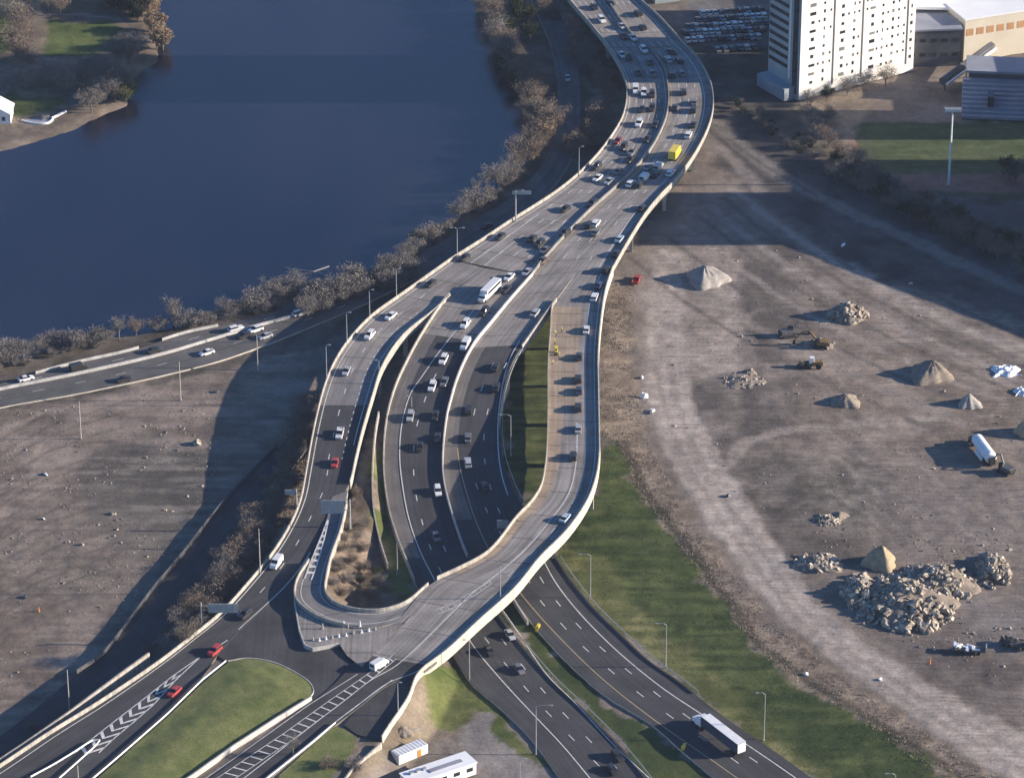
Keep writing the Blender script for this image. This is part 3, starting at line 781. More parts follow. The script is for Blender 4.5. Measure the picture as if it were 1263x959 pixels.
# ------------------------------------------------------------------ roads, viaduct and ramps
def adopt(child, root):
    child.parent = root
    child.matrix_parent_inverse = Matrix.Translation(-root.location)
    return child
def by_y(yc, before, after, jit=0):
    Yc = P(631, yc, 6).y
    return lambda p, t, i=0: before if p[1] > Yc else after

def pier_row(root, L, R, every, deck_under, skip=None, cols=2):
    n = max(2, int(plen((L+R)/2)/every))
    a, b = resample(L, n+1), resample(R, n+1)
    for i in range(n+1):
        l, r = Vector(a[i]), Vector(b[i])
        if skip and skip(l, r, i): continue
        ax = (r-l); w = ax.length; ax.normalize(); mid = (l+r)/2
        top = mid.z-deck_under
        g = min(gz(l.x, l.y), gz(r.x, r.y), gz(mid.x, mid.y))-.5
        if top-g < 1.5: continue
        rz = math.atan2(ax.y, ax.x)
        mb = MB()
        mb.box((0, 0, top-.55), (w*.96, 1.3, 1.05))
        for c in range(cols):
            u = (c/(cols-1)-.5)*w*.9 if cols > 1 else 0
            mb.box((u, 0, (top-1.08+g)/2), (1.15, 1.1, top-1.08-g))
        o = mb.build('pier', M['pier'])
        o.location = (mid.x, mid.y, 0); o.rotation_euler = (0, 0, rz)
        adopt(o, root)

vb = empty('highway_viaduct', tuple((uL[110]+uM[110])/2-np.array([0, 0, 8.0])), label='long elevated highway viaduct with two pale concrete carriageways beside the river', cat='viaduct')
medL, medR = shift(uM, .35), shift(uM, -.35)
# walking from far to near, the river side lies to the walker's right
conc = [M['concrete_road'], M['girder']]
adopt(strip_mesh('road_deck', uL, medL, conc, lambda p, t, i=0: 0, uL[:, 2]-1.7, 5), vb)
adopt(strip_mesh('road_deck', medR, uR, conc, lambda p, t, i=0: 0, uR[:, 2]-1.7, 5), vb)
adopt(wall_mesh('parapet', shift(uL, .2), .34, 1.0, M['parapet'], base=-.75), vb)
adopt(wall_mesh('parapet', shift(uR, -.2), .34, 1.0, M['parapet'], base=-.75), vb)
adopt(wall_mesh('median_barrier', uM, .5, 1.1, M['median'], base=-1.5), vb)
pier_row(vb, uL, uR, 27, 1.75, None, 4)

ra = empty('ramp_bridge', tuple(aL[90]), label='left curving ramp sweeping from the viaduct down to the grass island', cat='ramp')
YA = P(631, 498, 7).y
YA0 = P(631, 455, 7).y
pa = lambda p, t, i=0: 0 if p[1] > YA0 else (1 if p[1] > YA else 2)
iA = int(np.argmin(abs(aL[:, 1]-P(338, 683, 6).y)))          # where the bridge meets the bank
adopt(strip_mesh('road_deck', aL, aR, [M['concrete_road'], M['ramp_road'], M['shoulder'] if False else M['asphalt'], M['girder']], pa, np.where(np.arange(len(aL)) < iA, aL[:, 2]-1.5, aL[:, 2]-.8), 4), ra)
adopt(wall_mesh('parapet', shift(aL, .2), .36, 1.05, M['parapet'], base=-1.6), ra)
iAR0 = int(np.argmin(np.hypot(*(aR[:, :2]-np.array(P(555, 366, 8)[:2])).T)))
iAR1 = int(np.argmin(np.hypot(*(aR[:, :2]-np.array(P(430, 598, 6.7)[:2])).T)))
adopt(wall_mesh('parapet', shift(aR[iAR0:iAR1], -.2), .36, 1.05, M['parapet'], base=-1.6), ra)
pier_row(ra, aL[20:iA], aR[20:iA], 24, 1.55, None, 2)

rd = empty('ramp_bridge', tuple(dL[90]), label='right curving ramp crossing over the lower highway toward the grass island', cat='ramp')
YD = P(631, 800, 6.6).y
iD1 = int(np.argmin(np.hypot(*(dR[:, :2]-np.array(P(548, 807, 6.5)[:2])).T)))
iD0 = int(np.argmin(np.hypot(*(dL[:, :2]-np.array(P(684, 375, 8)[:2])).T)))
YD0, YD1 = P(631, 378, 8).y, P(631, 560, 7.4).y
iDa = int(np.argmin(np.hypot(*((dL+dR)[:, :2]/2-np.array(P(466, 806, 6.6)[:2])).T)))
iDt0 = int(np.argmin(np.hypot(*(dL[:, :2]-np.array(P(683, 378, 8)[:2])).T)))
iDt1 = int(np.argmin(np.hypot(*(dL[:, :2]-np.array(P(675, 500, 7.4)[:2])).T)))
iDt2 = int(np.argmin(np.hypot(*(dL[:, :2]-np.array(P(560, 706, 7.2)[:2])).T)))
def pdk(p, t, i):
    if i >= iDa: return 2
    if iDt0 <= i < iDt1: return 1 if t < .6 else 0
    if iDt1 <= i < iDt2: return 1 if t < .3-.2*(i-iDt1)/(iDt2-iDt1) else 0
    return 0
adopt(strip_mesh('road_deck', dL, dR, [M['concrete_road'], M['strip_tan'], M['plaza_asphalt'], M['girder']], pdk, np.where(np.arange(len(dL)) < iD1, dL[:, 2]-1.5, dL[:, 2]-.8), 20), rd)
iDL1 = int(np.argmin(np.hypot(*(dL[:, :2]-np.array(P(534, 718, 7)[:2])).T)))
adopt(wall_mesh('parapet', shift(dL[iD0:iDL1], .2), .36, 1.05, M['parapet'], base=-1.7), rd)
# the outer parapet carries on past the roadway, round the shoulder
outer = np.concatenate([dR[:iD1], resample(edge([(548, 807), (515, 832), (503, 862), (480, 896), (470, 912)], zD), 24)[1:]])
outer = smooth_line(outer, 2)
adopt(wall_mesh('parapet', shift(outer, -.2), .45, 1.1, M['cream_parapet'], base=-1.9), rd)
YU0, YU1 = P(631, 745, 7).y, P(631, 640, 7).y
pier_row(rd, dL[10:iD1], dR[10:iD1], 21, 1.55, lambda l, r, i: False if l.y > P(631, 600, 7).y else True, 2)

re_ = empty('ramp_bridge', tuple(eL[50]), label='tight hairpin ramp joining the left ramp to the right ramp', cat='ramp')
adopt(strip_mesh('road_deck', eL, eR, [M['ramp_road'], M['parapet']], lambda p, t, i=0: 0, eL[:, 2]-1.4, 4), re_)
adopt(wall_mesh('parapet', shift(eL[34:74], .15), .42, .95, M['parapet'], base=-1.3), re_)
adopt(wall_mesh('parapet', shift(eR[6:], -.2), .42, 1.0, M['parapet'], base=-1.6), re_)
ap = [(365, 722, 6.96), (363, 738, 6.96), (369, 775, 6.96), (376, 795, 6.96), (386, 799, 6.93), (418, 793, 6.80), (428, 808, 6.55), (446, 822, 6.42), (462, 806, 6.62), (484, 783, 6.95), (508, 758, 7.19), (505, 764, 7.0), (470, 774, 6.93), (430, 775, 6.93), (398, 766, 6.93), (377, 754, 6.93)]
adopt(flat_poly('apron', [P(a, b, z)-Vector((0, 0, .02)) for a, b, z in ap], M['concrete_road'], kind=None), re_)
wl = [P(a, b, z) for a, b, z in [(365, 722, 6.94), (363, 738, 6.94), (369, 775, 6.94), (376, 795, 6.94), (386, 799, 6.9), (418, 793, 6.78)]]
adopt(wall_mesh('edge_wall', resample(wl, 40), .4, .12, M['barrier'], base=-1.9), re_)

# lower highway roadways
def lowbottom(A, zf): return np.array([z-1.5 if z > 5.6 else -.9 for z in A[:, 2]])
YB = P(631, 414, 7).y
YCc = P(631, 424, 7).y
rb = strip_mesh('lower_road', bL, bR, [M['concrete_road'], M['asphalt'], M['shoulder'], M['pier']], lambda p, t, i=0: 0 if p[1] > YB else (2 if t < .26 and p[1] > P(631, 690, 0).y else 1), lowbottom(bL, zB), 8); rb['kind'] = 'structure'
rc = strip_mesh('lower_road', cL, cR, [M['concrete_road'], M['asphalt'], M['shoulder'], M['pier']], lambda p, t, i=0: 0 if p[1] > YCc else (2 if t < .22 and p[1] > P(631, 640, 0).y else 1), lowbottom(cL, zC), 8); rc['kind'] = 'structure'

def ix(A, px, py, z): return int(np.argmin(np.hypot(*(A[:, :2]-np.array(P(px, py, z)[:2])).T)))
# barriers beside the lower roadways: each is a thing of its own
def barrier(path, label, w=.5, h=1.05, base=-.9, mat='barrier', cat='barrier', name='concrete_barrier'):
    p = np.array([tuple(q) for q in path]); o = wall_mesh(name, p-p[0], w, h, M[mat], base=base)
    o.location = p[0]; tag(o, label, cat); return o
i0, i1 = ix(bL, 555, 364, 8), ix(bL, 513, 720, .2)
barrier(shift(bL[i0:i1], .15), 'cream barrier along the left edge of the descending roadway between two ramps', base=-1.6, mat='parapet')
i1 = ix(bR, 576, 688, .2)
barrier(shift(bR[:i1], -.12), 'long pale median barrier dividing the two descending roadways', w=.5, h=1.1, base=-1.6)
i0, i1 = ix(cR, 686, 371, 8), ix(cR, 640, 433, 6.4)
barrier(shift(cR[i0:i1], -.15), 'short cream barrier at the fork of the right carriageway and right ramp', base=-1.6, mat='parapet')
i2 = ix(cR, 664, 652, .2)
guard_rail('guard_rail', shift(cR[i1:i2], -.8), 'steel guard rail beside the grass pocket under the right ramp', z=0)
wallp = catmull([P(467, 512, 4.6), P(463, 535, 4.2), P(459.5, 581, 3.4), P(461, 632, 2.2), P(468, 667, 1.0), P(478, 700, .3)], 1.5)
barrier(wallp, 'curved cream retaining wall between the left ramp and descending roadway', h=1.3, base=-2.5, mat='parapet', cat='wall', name='retaining_wall')
i0, i1 = ix(bR, 616, 757, .15), len(bR)-1
guard_rail('guard_rail', shift(bR[i0:i1], -.6), 'steel guard rail on the left side of the grass median past the overpass')
i0 = ix(cR, 690, 690, .15)
guard_rail('guard_rail', shift(cR[i0:ix(cR, 860, 858, .15)], -.7), 'steel guard rail below the mown grass slope')
gl = [(281, 815), (251, 839), (208, 881), (152, 930), (105, 970)]
guard_rail('guard_rail', [P(a-2, b+2, 6.15) for a, b in gl], 'white guard rail along the left edge of the grass island', mat=M['white_paint'], post=2.0)
gl = [(384, 862), (340, 889), (290, 921), (235, 960), (215, 972)]
barrier(resample([P(a, b, 6.05) for a, b in gl], 40), 'white barrier along the right edge of the grass island', base=-.5, h=.95)
gl = [(414, 893), (390, 914), (360, 938), (331, 961), (310, 978)]
guard_rail('guard_rail', [P(a, b, 6.05) for a, b in gl], 'white guard rail beside the pale bare tree at the bottom', mat=M['white_paint'], post=2.0)
cw = resample([P(a, b, z) for a, b, z in [(184, 811, 4.9), (152, 834, 4.9), (85, 884, 4.9), (32, 921, 4.9), (-30, 962, 4.9)]], 60)
barrier(cw, 'cream sunlit wall standing apart from the left ramp at bottom left', h=1.6, base=-3.0, w=.6, mat='parapet', cat='wall', name='concrete_wall')
gl = [(38, 960), (66, 945), (94, 928), (104, 921), (114, 915), (124, 914), (118, 922), (100, 938), (73, 962)]
guard_rail('guard_rail', [P(a, b, 6.05) for a, b in gl], 'white guard rail looping round the striped gore at bottom left', mat=M['white_paint'], post=2.0)

# paving on the plateau
pl = [(365, 723), (362, 738), (368, 777), (376, 797), (386, 800), (418, 795), (428, 810), (445, 824), (432, 824), (407, 850), (383, 870), (387, 856), (381, 841), (365, 830), (337, 817), (306, 812), (281, 816), (268, 808), (294, 779), (332, 744), (355, 722), (380, 690), (373, 708)]
pts = [P(a, b, 5.96) for a, b in pl]
flat_poly('plaza_pavement', pts, M['plaza_asphalt'])
sh = [(550, 806, 6.55), (516, 831, 6.25), (503, 863, 6.1), (480, 897, 6.05), (468, 912, 6.0), (440, 905, 6.0), (424, 893, 6.0), (440, 875, 6.03), (483, 843, 6.15), (520, 830, 6.36)]
flat_poly('shoulder_pavement', [P(a, b, z-.015) for a, b, z in sh], M['plaza_asphalt'])
isl = [(283, 815), (306, 811.5), (337, 816.5), (365, 829.5), (380, 839.5), (386, 848), (386, 855), (376, 864), (340, 888), (290, 920), (235, 958), (205, 980), (105, 984), (152, 931), (208, 882), (251, 841)]
ip = resample(catmull([P(a, b, 6.1) for a, b in isl+isl[:1]], 1.5), 160)[:-1]
poly_i = [(q[0], q[1]) for q in ip]
gxs = np.arange(ip[:, 0].min(), ip[:, 0].max(), .8); gys = np.arange(ip[:, 1].min(), ip[:, 1].max(), .8)
XX, YY = np.meshgrid(gxs, gys); ins = in_poly(XX, YY, poly_i); dd = seg_dist(XX, YY, poly_i, True)
mb = MB(); n = len(ip); 
for q in ip: mb.v.append((q[0], q[1], 6.08))
from mathutils.geometry import delaunay_2d_cdt
ptsI = [Vector((q[0], q[1])) for q in ip] + [Vector((float(XX[j, i]), float(YY[j, i]))) for j in range(XX.shape[0]) for i in range(XX.shape[1]) if ins[j, i] and dd[j, i] > .6]
vo, eo, fo, *_ = delaunay_2d_cdt(ptsI, [(i, (i+1) % n) for i in range(n)], [], 1, 1e-4)
va = np.array([(v.x, v.y) for v in vo]); de = seg_dist(va[:, 0], va[:, 1], poly_i, True)
zz = 6.08 + .75*smooth(de/9) + (.28*fbm(va[:, 0]/3, va[:, 1]/3, 77, 4))*smooth(de/1.5)
mb = MB(); mb.v = [(float(x), float(y), float(z)) for (x, y), z in zip(va, zz)]
for f in fo: mb.face(f)
o = mb.build('island_lawn', M['lawn'], smooth_=True); o['kind'] = 'structure'
kb = resample(catmull([P(a, b, 6.0) for a, b in [(281, 815)]+isl[1:9]], 1), 80)
o = wall_mesh('kerb', kb, .3, .2, M['barrier'], base=-.3); o['kind'] = 'structure'
gr = [(400, 905), (414, 895), (424, 898), (440, 908), (436, 925), (410, 955), (390, 990), (330, 990), (345, 955)]
flat_poly('grass_verge', [P(a, b, 5.9) for a, b in gr], M['lawn'])

M['riverside'] = road_mat('riverside asphalt', (.095, .09, .088), (.125, .118, .112), .15, None, .2)
# riverside road, in two roadways, and the access road in the shade of the left ramp
S1 = [(-60, 489), (0, 473), (40, 462), (101, 446), (160, 433), (228, 411), (271, 402), (330, 386), (376, 375), (440, 352), (500, 322), (560, 289), (620, 250), (660, 214), (684, 170), (688, 120), (680, 60), (655, 0), (640, -40)]
S2 = [(-60, 497), (0, 481), (63, 468.5), (127, 455), (203, 437), (253, 422), (320, 402), (378, 386), (446, 361), (508, 331), (570, 297), (632, 257), (673, 219), (697, 172), (701, 120), (693, 60), (668, 0), (653, -40)]
S3 = [(-60, 518), (0, 502), (50, 493), (101, 484), (203, 462), (270, 445), (330, 424), (392, 399), (460, 370), (521, 339), (583, 305), (646, 262), (688, 224), (712, 174), (716, 120), (708, 60), (683, 0), (668, -40)]
f0 = lambda y: .12
s1, s2, s3 = [smooth_line(resample(edge(s, f0), 200), 3) for s in (S1, S2, S3)]
for a, b, nm in ((s1, s2, 0), (s2, s3, 1)):
    o = strip_mesh('riverside_road', a, shift(b, .3 if nm == 0 else 0), [M['riverside'], M['pier']], None, a[:, 2]-.6, 3); o['kind'] = 'structure'
i1 = ix(s2, 382, 384, 0)
barrier(s2[:i1], 'long white barrier dividing the two roadways of the riverside road', w=.55, h=.85, base=-.3)
barrier(s1[ix(s1, 40, 462, 0):ix(s1, 180, 427, 0)], 'white barrier on the river side of the riverside road near the left', w=.4, h=.8, base=-.3)
barrier(s1[ix(s1, 203, 420, 0):ix(s1, 280, 401, 0)], 'short white barrier on the river side of the riverside road', w=.4, h=.8, base=-.3)
a_l = [(-40, 935), (30, 885), (95, 832), (124, 813), (152, 780), (190, 729), (228, 684), (262, 640), (300, 596), (345, 550), (385, 505), (400, 470)]
a_r = [(-10, 960), (55, 912), (125, 855), (165, 822), (195, 785), (234, 735), (268, 692), (300, 650), (335, 605), (372, 562), (402, 516), (415, 480)]
a1, a2 = [smooth_line(resample(edge(s, f0), 120), 2) for s in (a_l, a_r)]
o = strip_mesh('access_road', a1, a2, [M['plaza_asphalt'], M['pier']], None, a1[:, 2]-.6, 3); o['kind'] = 'structure'
fw = a1[ix(a1, 95, 832, 0):ix(a1, 345, 550, 0)]
barrier(shift(fw, -.4), 'low dark wall between the brown field and shaded access road', w=.35, h=1.25, base=-.5, mat='dark_steel', cat='wall', name='boundary_wall')

# ------------------------------------------------------------------ painted lines
mk = Marks(); my = Marks()
for t in (.22, .41, .6, .79): mk.dashes(lerp(uL, medL, t))
for t in (.03,): mk.solid(lerp(uL, medL, t+.03), .22)
mk.solid(lerp(uL, medL, .95), .22); my.solid(lerp(medR, uR, .04), .25)
for t in (.24, .43, .62): mk.dashes(lerp(medR, uR, t))
mk.solid(lerp(medR, uR, .81), .25)
k0 = ix(uL, 650, 262, 8)
mk.solid(lerp(uL, medL, .23)[k0:], .25); mk.solid(lerp(uL, medL, .40)[k0+18:], .25)
mk.build('road_markings', M['line']); 
mk = Marks()
mk.solid(lerp(aL, aR, .08), .25); n = len(aL)
k1, k2 = ix(aL, 379, 581, 6.7), ix(aL, 286, 746, 6)
mk.dashes(lerp(aL, aR, .42)[20:k1+6]); mk.dashes(lerp(aL, aR, .72)[30:k1], on=1.2, off=2.4)
mk.solid(lerp(aL, aR, .90)[30:k1-10], .25)
iS = ix(aL, 338, 683, 6)
mk.dashes(lerp(aL, aR, .45)[k1:k2+10])
mk.solid(lerp(aL, aR, .94)[iS+4:k2+20], .25)
# hairpin gore stripes
g0 = [P(a, b, 6.62) for a, b in [(404, 641), (397, 660), (389, 680), (381, 700), (376, 715)]]
g1 = [P(a, b, 6.75) for a, b in [(405, 641), (401, 660), (396, 680), (390, 700), (384, 716)]]
g0, g1 = resample(g0, 40), resample(g1, 40)
g0[:, 2] = np.linspace(6.6, 7.0, 40); g1[:, 2] = g0[:, 2]
mk.solid(g0, .35, .06); mk.solid(g1, .35, .06)
for i in range(2, 36, 4): mk.quad(g0[i], g0[i+2], g1[i+1], g1[i], .06)
mk.solid(shift(lerp(eL, eR, .2), 0)[30:], .2, .04); mk.solid(lerp(eL, eR, .86)[8:], .2, .04)
# chevrons on the left ramp before its split
c0 = resample([P(a, b, 6.0) for a, b in [(248, 809), (232, 820), (212, 834), (178, 861), (140, 890), (112, 912), (94, 927)]], 80)
c1 = resample([P(a, b, 6.0) for a, b in [(248, 809), (234, 822), (217, 838), (190, 868), (165, 890), (142, 909), (122, 928)]], 80)
mk.solid(c0, .3, .05); mk.solid(c1, .3, .05)
for i in range(14, 76, 6):
    mid = (c0[min(i+5, 79)]+c1[min(i+5, 79)])/2
    mk.quad(c0[i], c0[i+2], mid+(c0[i+2]-c0[i])*.8, mid, .05); mk.quad(mid, mid+(c1[i+2]-c1[i])*.8, c1[i+2], c1[i], .05)
mk.solid([P(a, b, 6.0) for a, b in [(281, 789), (273, 794)]], .3, .05)
mk.build('road_markings', M['line'])
mk = Marks()
# right ramp: edge lines, the solid line, the ladder median
kA, kB = ix(dL, 684, 375, 8), ix(dL, 602, 683, 7.2)
mk.solid(lerp(dL, dR, .57)[ix(dL, 677, 520, 7.4):], .28)
mk.solid(lerp(dL, dR, .74)[kA-20:ix(dL, 655, 622, 7)], .2)
mk.solid(lerp(dL, dR, .93)[10:], .22)
mk.dashes(lerp(dL, dR, .75)[ix(dL, 655, 622, 7):ix(dL, 531, 720, 7)])
def ladder(lo, hi, every, A=None):
    A, B = resample(lo, 160), resample(hi, 160)
    mk.solid(A, .2, .045); mk.solid(B, .2, .045)
    for i in range(3, 156, every): mk.quad(A[i], A[i+1], B[i+1], B[i], .045)
def zd3(pts): return [P(a, b, zD(b)) for a, b in pts]
ladder(zd3([(606, 716), (580, 731), (556, 745), (537, 752)]), zd3([(607, 719), (585, 734), (562, 748), (541, 757)]), 16)
ladder(zd3([(484, 808), (452, 832), (407, 863), (350, 904), (265, 961)]), zd3([(489, 812), (456, 839), (415, 871), (362, 911), (282, 965)]), 7)
mk.solid(zd3([(441, 831), (382, 868), (340, 898), (290, 934), (250, 962)]), .22, .045)
mk.solid(zd3([(484, 838), (440, 870), (416, 888)]), .25, .045)
mk.build('road_markings', M['line'])
def on_road(L, R, pts):
    mid = (L+R)/2; out = []
    for a, b in pts:
        z = 4.0
        for _ in range(8):
            v = P(a, b, z); z = float(mid[int(np.argmin(np.hypot(mid[:, 0]-v.x, mid[:, 1]-v.y))), 2])
        out.append(P(a, b, z))
    A = smooth_line(resample(catmull(out, 1.5), 240), 2)
    mid = resample(mid, 1500)
    for q in A: q[2] = mid[int(np.argmin(np.hypot(mid[:, 0]-q[0], mid[:, 1]-q[1]))), 2]
    return smooth_line(A, 1)
mk = Marks()
for pts in ([(538, 461), (529, 480), (521, 502), (513, 530), (510, 560), (511, 593), (515, 620), (522, 648), (532, 678), (548, 712), (575, 754), (601, 790), (633, 830), (664, 866), (698, 902), (735, 940), (760, 965)],
            [(554, 463), (545, 481), (537, 505), (528, 538), (526.5, 565), (527, 593), (532, 620), (539, 648), (549, 678), (565, 712), (592, 754), (619, 788), (652, 830), (683, 866), (717, 902), (754, 940), (778, 965)]):
    mk.dashes(on_road(bL, bR, pts), .26)
mk.solid(on_road(bL, bR, [(584, 383), (562, 408), (537, 440), (520, 465), (508, 482), (499.5, 505), (494.5, 531), (493, 564), (497, 602), (505, 642), (518.5, 680), (534, 711), (560, 757), (586, 799), (622, 842), (662, 885), (695, 920), (730, 962)]), .28)
mk.solid(on_road(bL, bR, [(620, 752), (637, 776), (675, 832), (708, 865), (759, 920), (802, 960)]), .25)
for pts in ([(609, 447), (598, 470), (588, 497), (582, 525), (580, 555), (583, 584), (592, 609), (602, 633), (616, 655), (640, 692), (664, 737), (687, 763), (713, 791), (743, 818), (777, 846), (813, 873), (850, 899), (900, 933), (940, 962)],
            [(625, 447), (613, 470), (604, 497), (598, 525), (597, 555), (600, 582), (607, 607), (616, 631), (628, 652), (652, 688), (680, 733), (703, 760), (729, 787), (758, 813), (792, 841), (828, 869), (868, 897), (918, 929), (958, 956)]):
    mk.dashes(on_road(cL, cR, pts), .26)
mk.solid(on_road(cL, cR, [(641, 420), (630, 440), (622, 465), (617, 493), (614, 531), (617, 576), (627.5, 612), (650, 650), (670, 690), (686, 719), (716, 757), (762, 803), (817, 848), (868, 882), (960, 944), (990, 965)]), .3)
mk.build('road_markings', M['line'])
my.solid(on_road(cL, cR, [(616, 398), (594, 427), (577, 460), (569, 488), (565, 520), (564, 545), (567, 574), (575, 606), (586, 640), (602, 675), (622, 705), (640, 729), (678, 773), (741, 835), (812, 891), (881, 939), (915, 963)]), .26)
my.build('road_markings', M['line_yellow'])
mk = Marks()
kq = ix(s2, 480, 345, 0); mk.dashes(lerp(s1, s2, .5)[:kq], .16); mk.dashes(lerp(s2, s3, .45)[:kq], .16)
mk.build('road_markings', M['line'])

# ------------------------------------------------------------------ words for labels
_U = 'first second third fourth fifth sixth seventh eighth ninth tenth eleventh twelfth thirteenth fourteenth fifteenth sixteenth seventeenth eighteenth nineteenth'.split()
_T = {2: ('twentieth', 'twenty'), 3: ('thirtieth', 'thirty'), 4: ('fortieth', 'forty'), 5: ('fiftieth', 'fifty'), 6: ('sixtieth', 'sixty'), 7: ('seventieth', 'seventy'), 8: ('eightieth', 'eighty'), 9: ('ninetieth', 'ninety')}
def ordw(n):
    if n < 20: return _U[n-1]
    t, u = divmod(n, 10)
    return _T[t][0] if u == 0 else _T[t][1]+'-'+_U[u-1]

# ------------------------------------------------------------------ buildings and what stands in the light
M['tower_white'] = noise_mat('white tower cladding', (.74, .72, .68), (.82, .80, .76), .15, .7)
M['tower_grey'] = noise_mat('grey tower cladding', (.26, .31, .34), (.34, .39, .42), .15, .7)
M['window'] = noise_mat('dark window glass', (.02, .022, .026), (.05, .055, .06), .4, .15, spec=.6)
M['window_blind'] = noise_mat('window with blind', (.16, .16, .16), (.26, .26, .25), .4, .3)
M['cream_wall'] = noise_mat('cream wall', (.64, .58, .46), (.74, .68, .56), .1, .8)
M['orange_panel'] = noise_mat('ochre panels', (.45, .25, .12), (.55, .32, .16), .3, .8)
M['roof_white'] = noise_mat('white roof membrane', (.80, .80, .79), (.87, .87, .86), .1, .7)
M['roof_grey'] = noise_mat('blue grey roof', (.24, .25, .29), (.32, .33, .37), .1, .6)
M['wall_dark'] = noise_mat('dark grey wall', (.08, .08, .085), (.13, .13, .135), .15, .7)
M['brick'] = noise_mat('red brown brick', (.20, .11, .08), (.27, .15, .11), .3, .9, 6, 4)

def frame_of(p, q):
    """local frame of a facade that runs from p to q: origin, along, outward (towards the camera side)"""
    a = Vector((q.x-p.x, q.y-p.y, 0)); L = a.length; a.normalize()
    return a, Vector((a.y, -a.x, 0)), L
def slab(mb, o, a, nrm, u0, u1, z0, z1, d0, d1):
    """a box on a facade: u along, z up, d outward"""
    vs = []
    for d in (d0, d1):
        for u, z in ((u0, z0), (u1, z0), (u1, z1), (u0, z1)):
            v = a*u + nrm*d; vs.append((o.x+v.x, o.y+v.y, o.z+z))
    mb.add(vs, [(0, 1, 2, 3), (7, 6, 5, 4), (0, 4, 5, 1), (1, 5, 6, 2), (2, 6, 7, 3), (3, 7, 4, 0)])

# white apartment tower
c0_, c1_ = P(985, 124, 0), P(1126, 87, 0)
a, nr, L = frame_of(c0_, c1_)
TH, FL, DEP = 82.0, 2.95, 17.0
root = empty('apartment_tower', tuple(c0_), label='tall white apartment tower with rows of dark windows at the top edge', cat='tower')
O = Vector((0, 0, 0))
mb = MB(); slab(mb, O, a, nr, 0, L, 0, TH, -DEP, 0); mb.build('wall', M['tower_white'], root)
mb = MB(); slab(mb, O, a, nr, -.4, L+.4, TH, TH+1.2, -DEP-.4, .4); mb.build('roof', M['roof_grey'], root)
for u in (.285, .535, .93):
    mb = MB(); slab(mb, O, a, nr, L*u-.28, L*u+.28, 3, TH, .02, .10); mb.build('facade_seam', M['wall_dark'], root)
wcol = [(.10, 2.9), (.20, .9), (.36, 2.6), (.46, 1.0), (.62, 2.6), (.71, .9), (.80, 1.0), (.965, 1.2)]
nwin = 0
upper = MB()
for f in range(int(TH/FL)-1):
    z = 4.0+f*FL
    for u in (.155, .275-.02, .41, .50, .57, .665, .755, .85, .90):
        if random.random() < .45: slab(upper, O, a, nr, L*u-.3, L*u+.3, z+.9, z+1.7, -.05, .06)
    for u, w in wcol:
        w_ = w*.8*(1 if random.random() < .7 else .5); hz = random.uniform(.85, 1.25); wm = M['window'] if random.random() < .75 else M['window_blind']
        if f < 12 and nwin < 96:
            mb = MB(); slab(mb, O, a, nr, L*u-w_/2, L*u+w_/2, z+.8, z+.8+hz, -.05, .06); mb.build('window', wm, root); nwin += 1
        else: slab(upper, O, a, nr, L*u-w_/2, L*u+w_/2, z+.7, z+2.1, -.05, .06)
o = upper.build('upper_windows', M['window'], root); o['kind'] = 'stuff'
# shaded side: balcony bands and a white stair column
side = -a; bl = nr*-1
mb = MB()
def sslab(mb, t0, t1, z0, z1, e0, e1):
    vs = []
    for e in (e0, e1):
        for t, z in ((t0, z0), (t1, z0), (t1, z1), (t0, z1)):
            v = a*(-e) + nr*(-t*DEP); vs.append((v.x, v.y, z))
    mb.add(vs, [(0, 1, 2, 3), (7, 6, 5, 4), (0, 4, 5, 1), (1, 5, 6, 2), (2, 6, 7, 3), (3, 7, 4, 0)])
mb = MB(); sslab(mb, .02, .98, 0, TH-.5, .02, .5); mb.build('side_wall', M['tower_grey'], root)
for f in range(20):
    z = 9.0+f*FL
    mb = MB(); sslab(mb, .36, .96, z, z+1.35, .45, .56); mb.build('balcony_opening', M['window'], root)
mb = MB(); sslab(mb, .27, .31, 6, TH-1, .5, .75); mb.build('stair_column', M['tower_white'], root)
mb = MB(); sslab(mb, .04, .2, 2, TH-1, .5, .58); mb.build('stair_glazing', M['window'], root)
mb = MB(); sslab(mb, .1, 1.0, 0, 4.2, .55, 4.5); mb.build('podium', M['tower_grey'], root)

def simple_building(name, p, q, depth, h, wall, roof, label, cat='building', win=None, z0=None, parapet=.6):
    a, nr, L = frame_of(p, q)
    o0 = Vector((p.x, p.y, gz(p.x, p.y)-.3 if z0 is None else z0))
    root = empty(name, tuple(o0), label=label, cat=cat)
    mb = MB(); slab(mb, O, a, nr, 0, L, 0, h, -depth, 0); mb.build('wall', wall, root)
    mb = MB(); slab(mb, O, a, nr, -.3, L+.3, h, h+parapet, -depth-.3, .3); mb.build('roof', roof, root)
    if win:
        nx, nz, ww, wh, mat, z1 = win
        for k in range(nz):
            for i in range(nx):
                u = L*(i+.5)/nx; z = z1+(h-z1)*(k+.2)/nz
                mb = MB(); slab(mb, O, a, nr, u-ww/2, u+ww/2, z, z+wh, -.05, .06); mb.build('window', mat, root)
    return root, a, nr, L
simple_building('sports_building', P(1188, 76), P(1300, 58), 14, 15, M['cream_wall'], M['roof_white'], 'cream sports building with ochre wall panels and white roof', win=(9, 1, 2.6, 2.4, M['orange_panel'], 8))
simple_building('grey_block', P(1117, 82), P(1184, 80), 16, 13, M['wall_dark'], M['roof_grey'], 'dark grey block between the white tower and cream sports building', win=(5, 2, 2.0, 1.2, M['window'], 3))
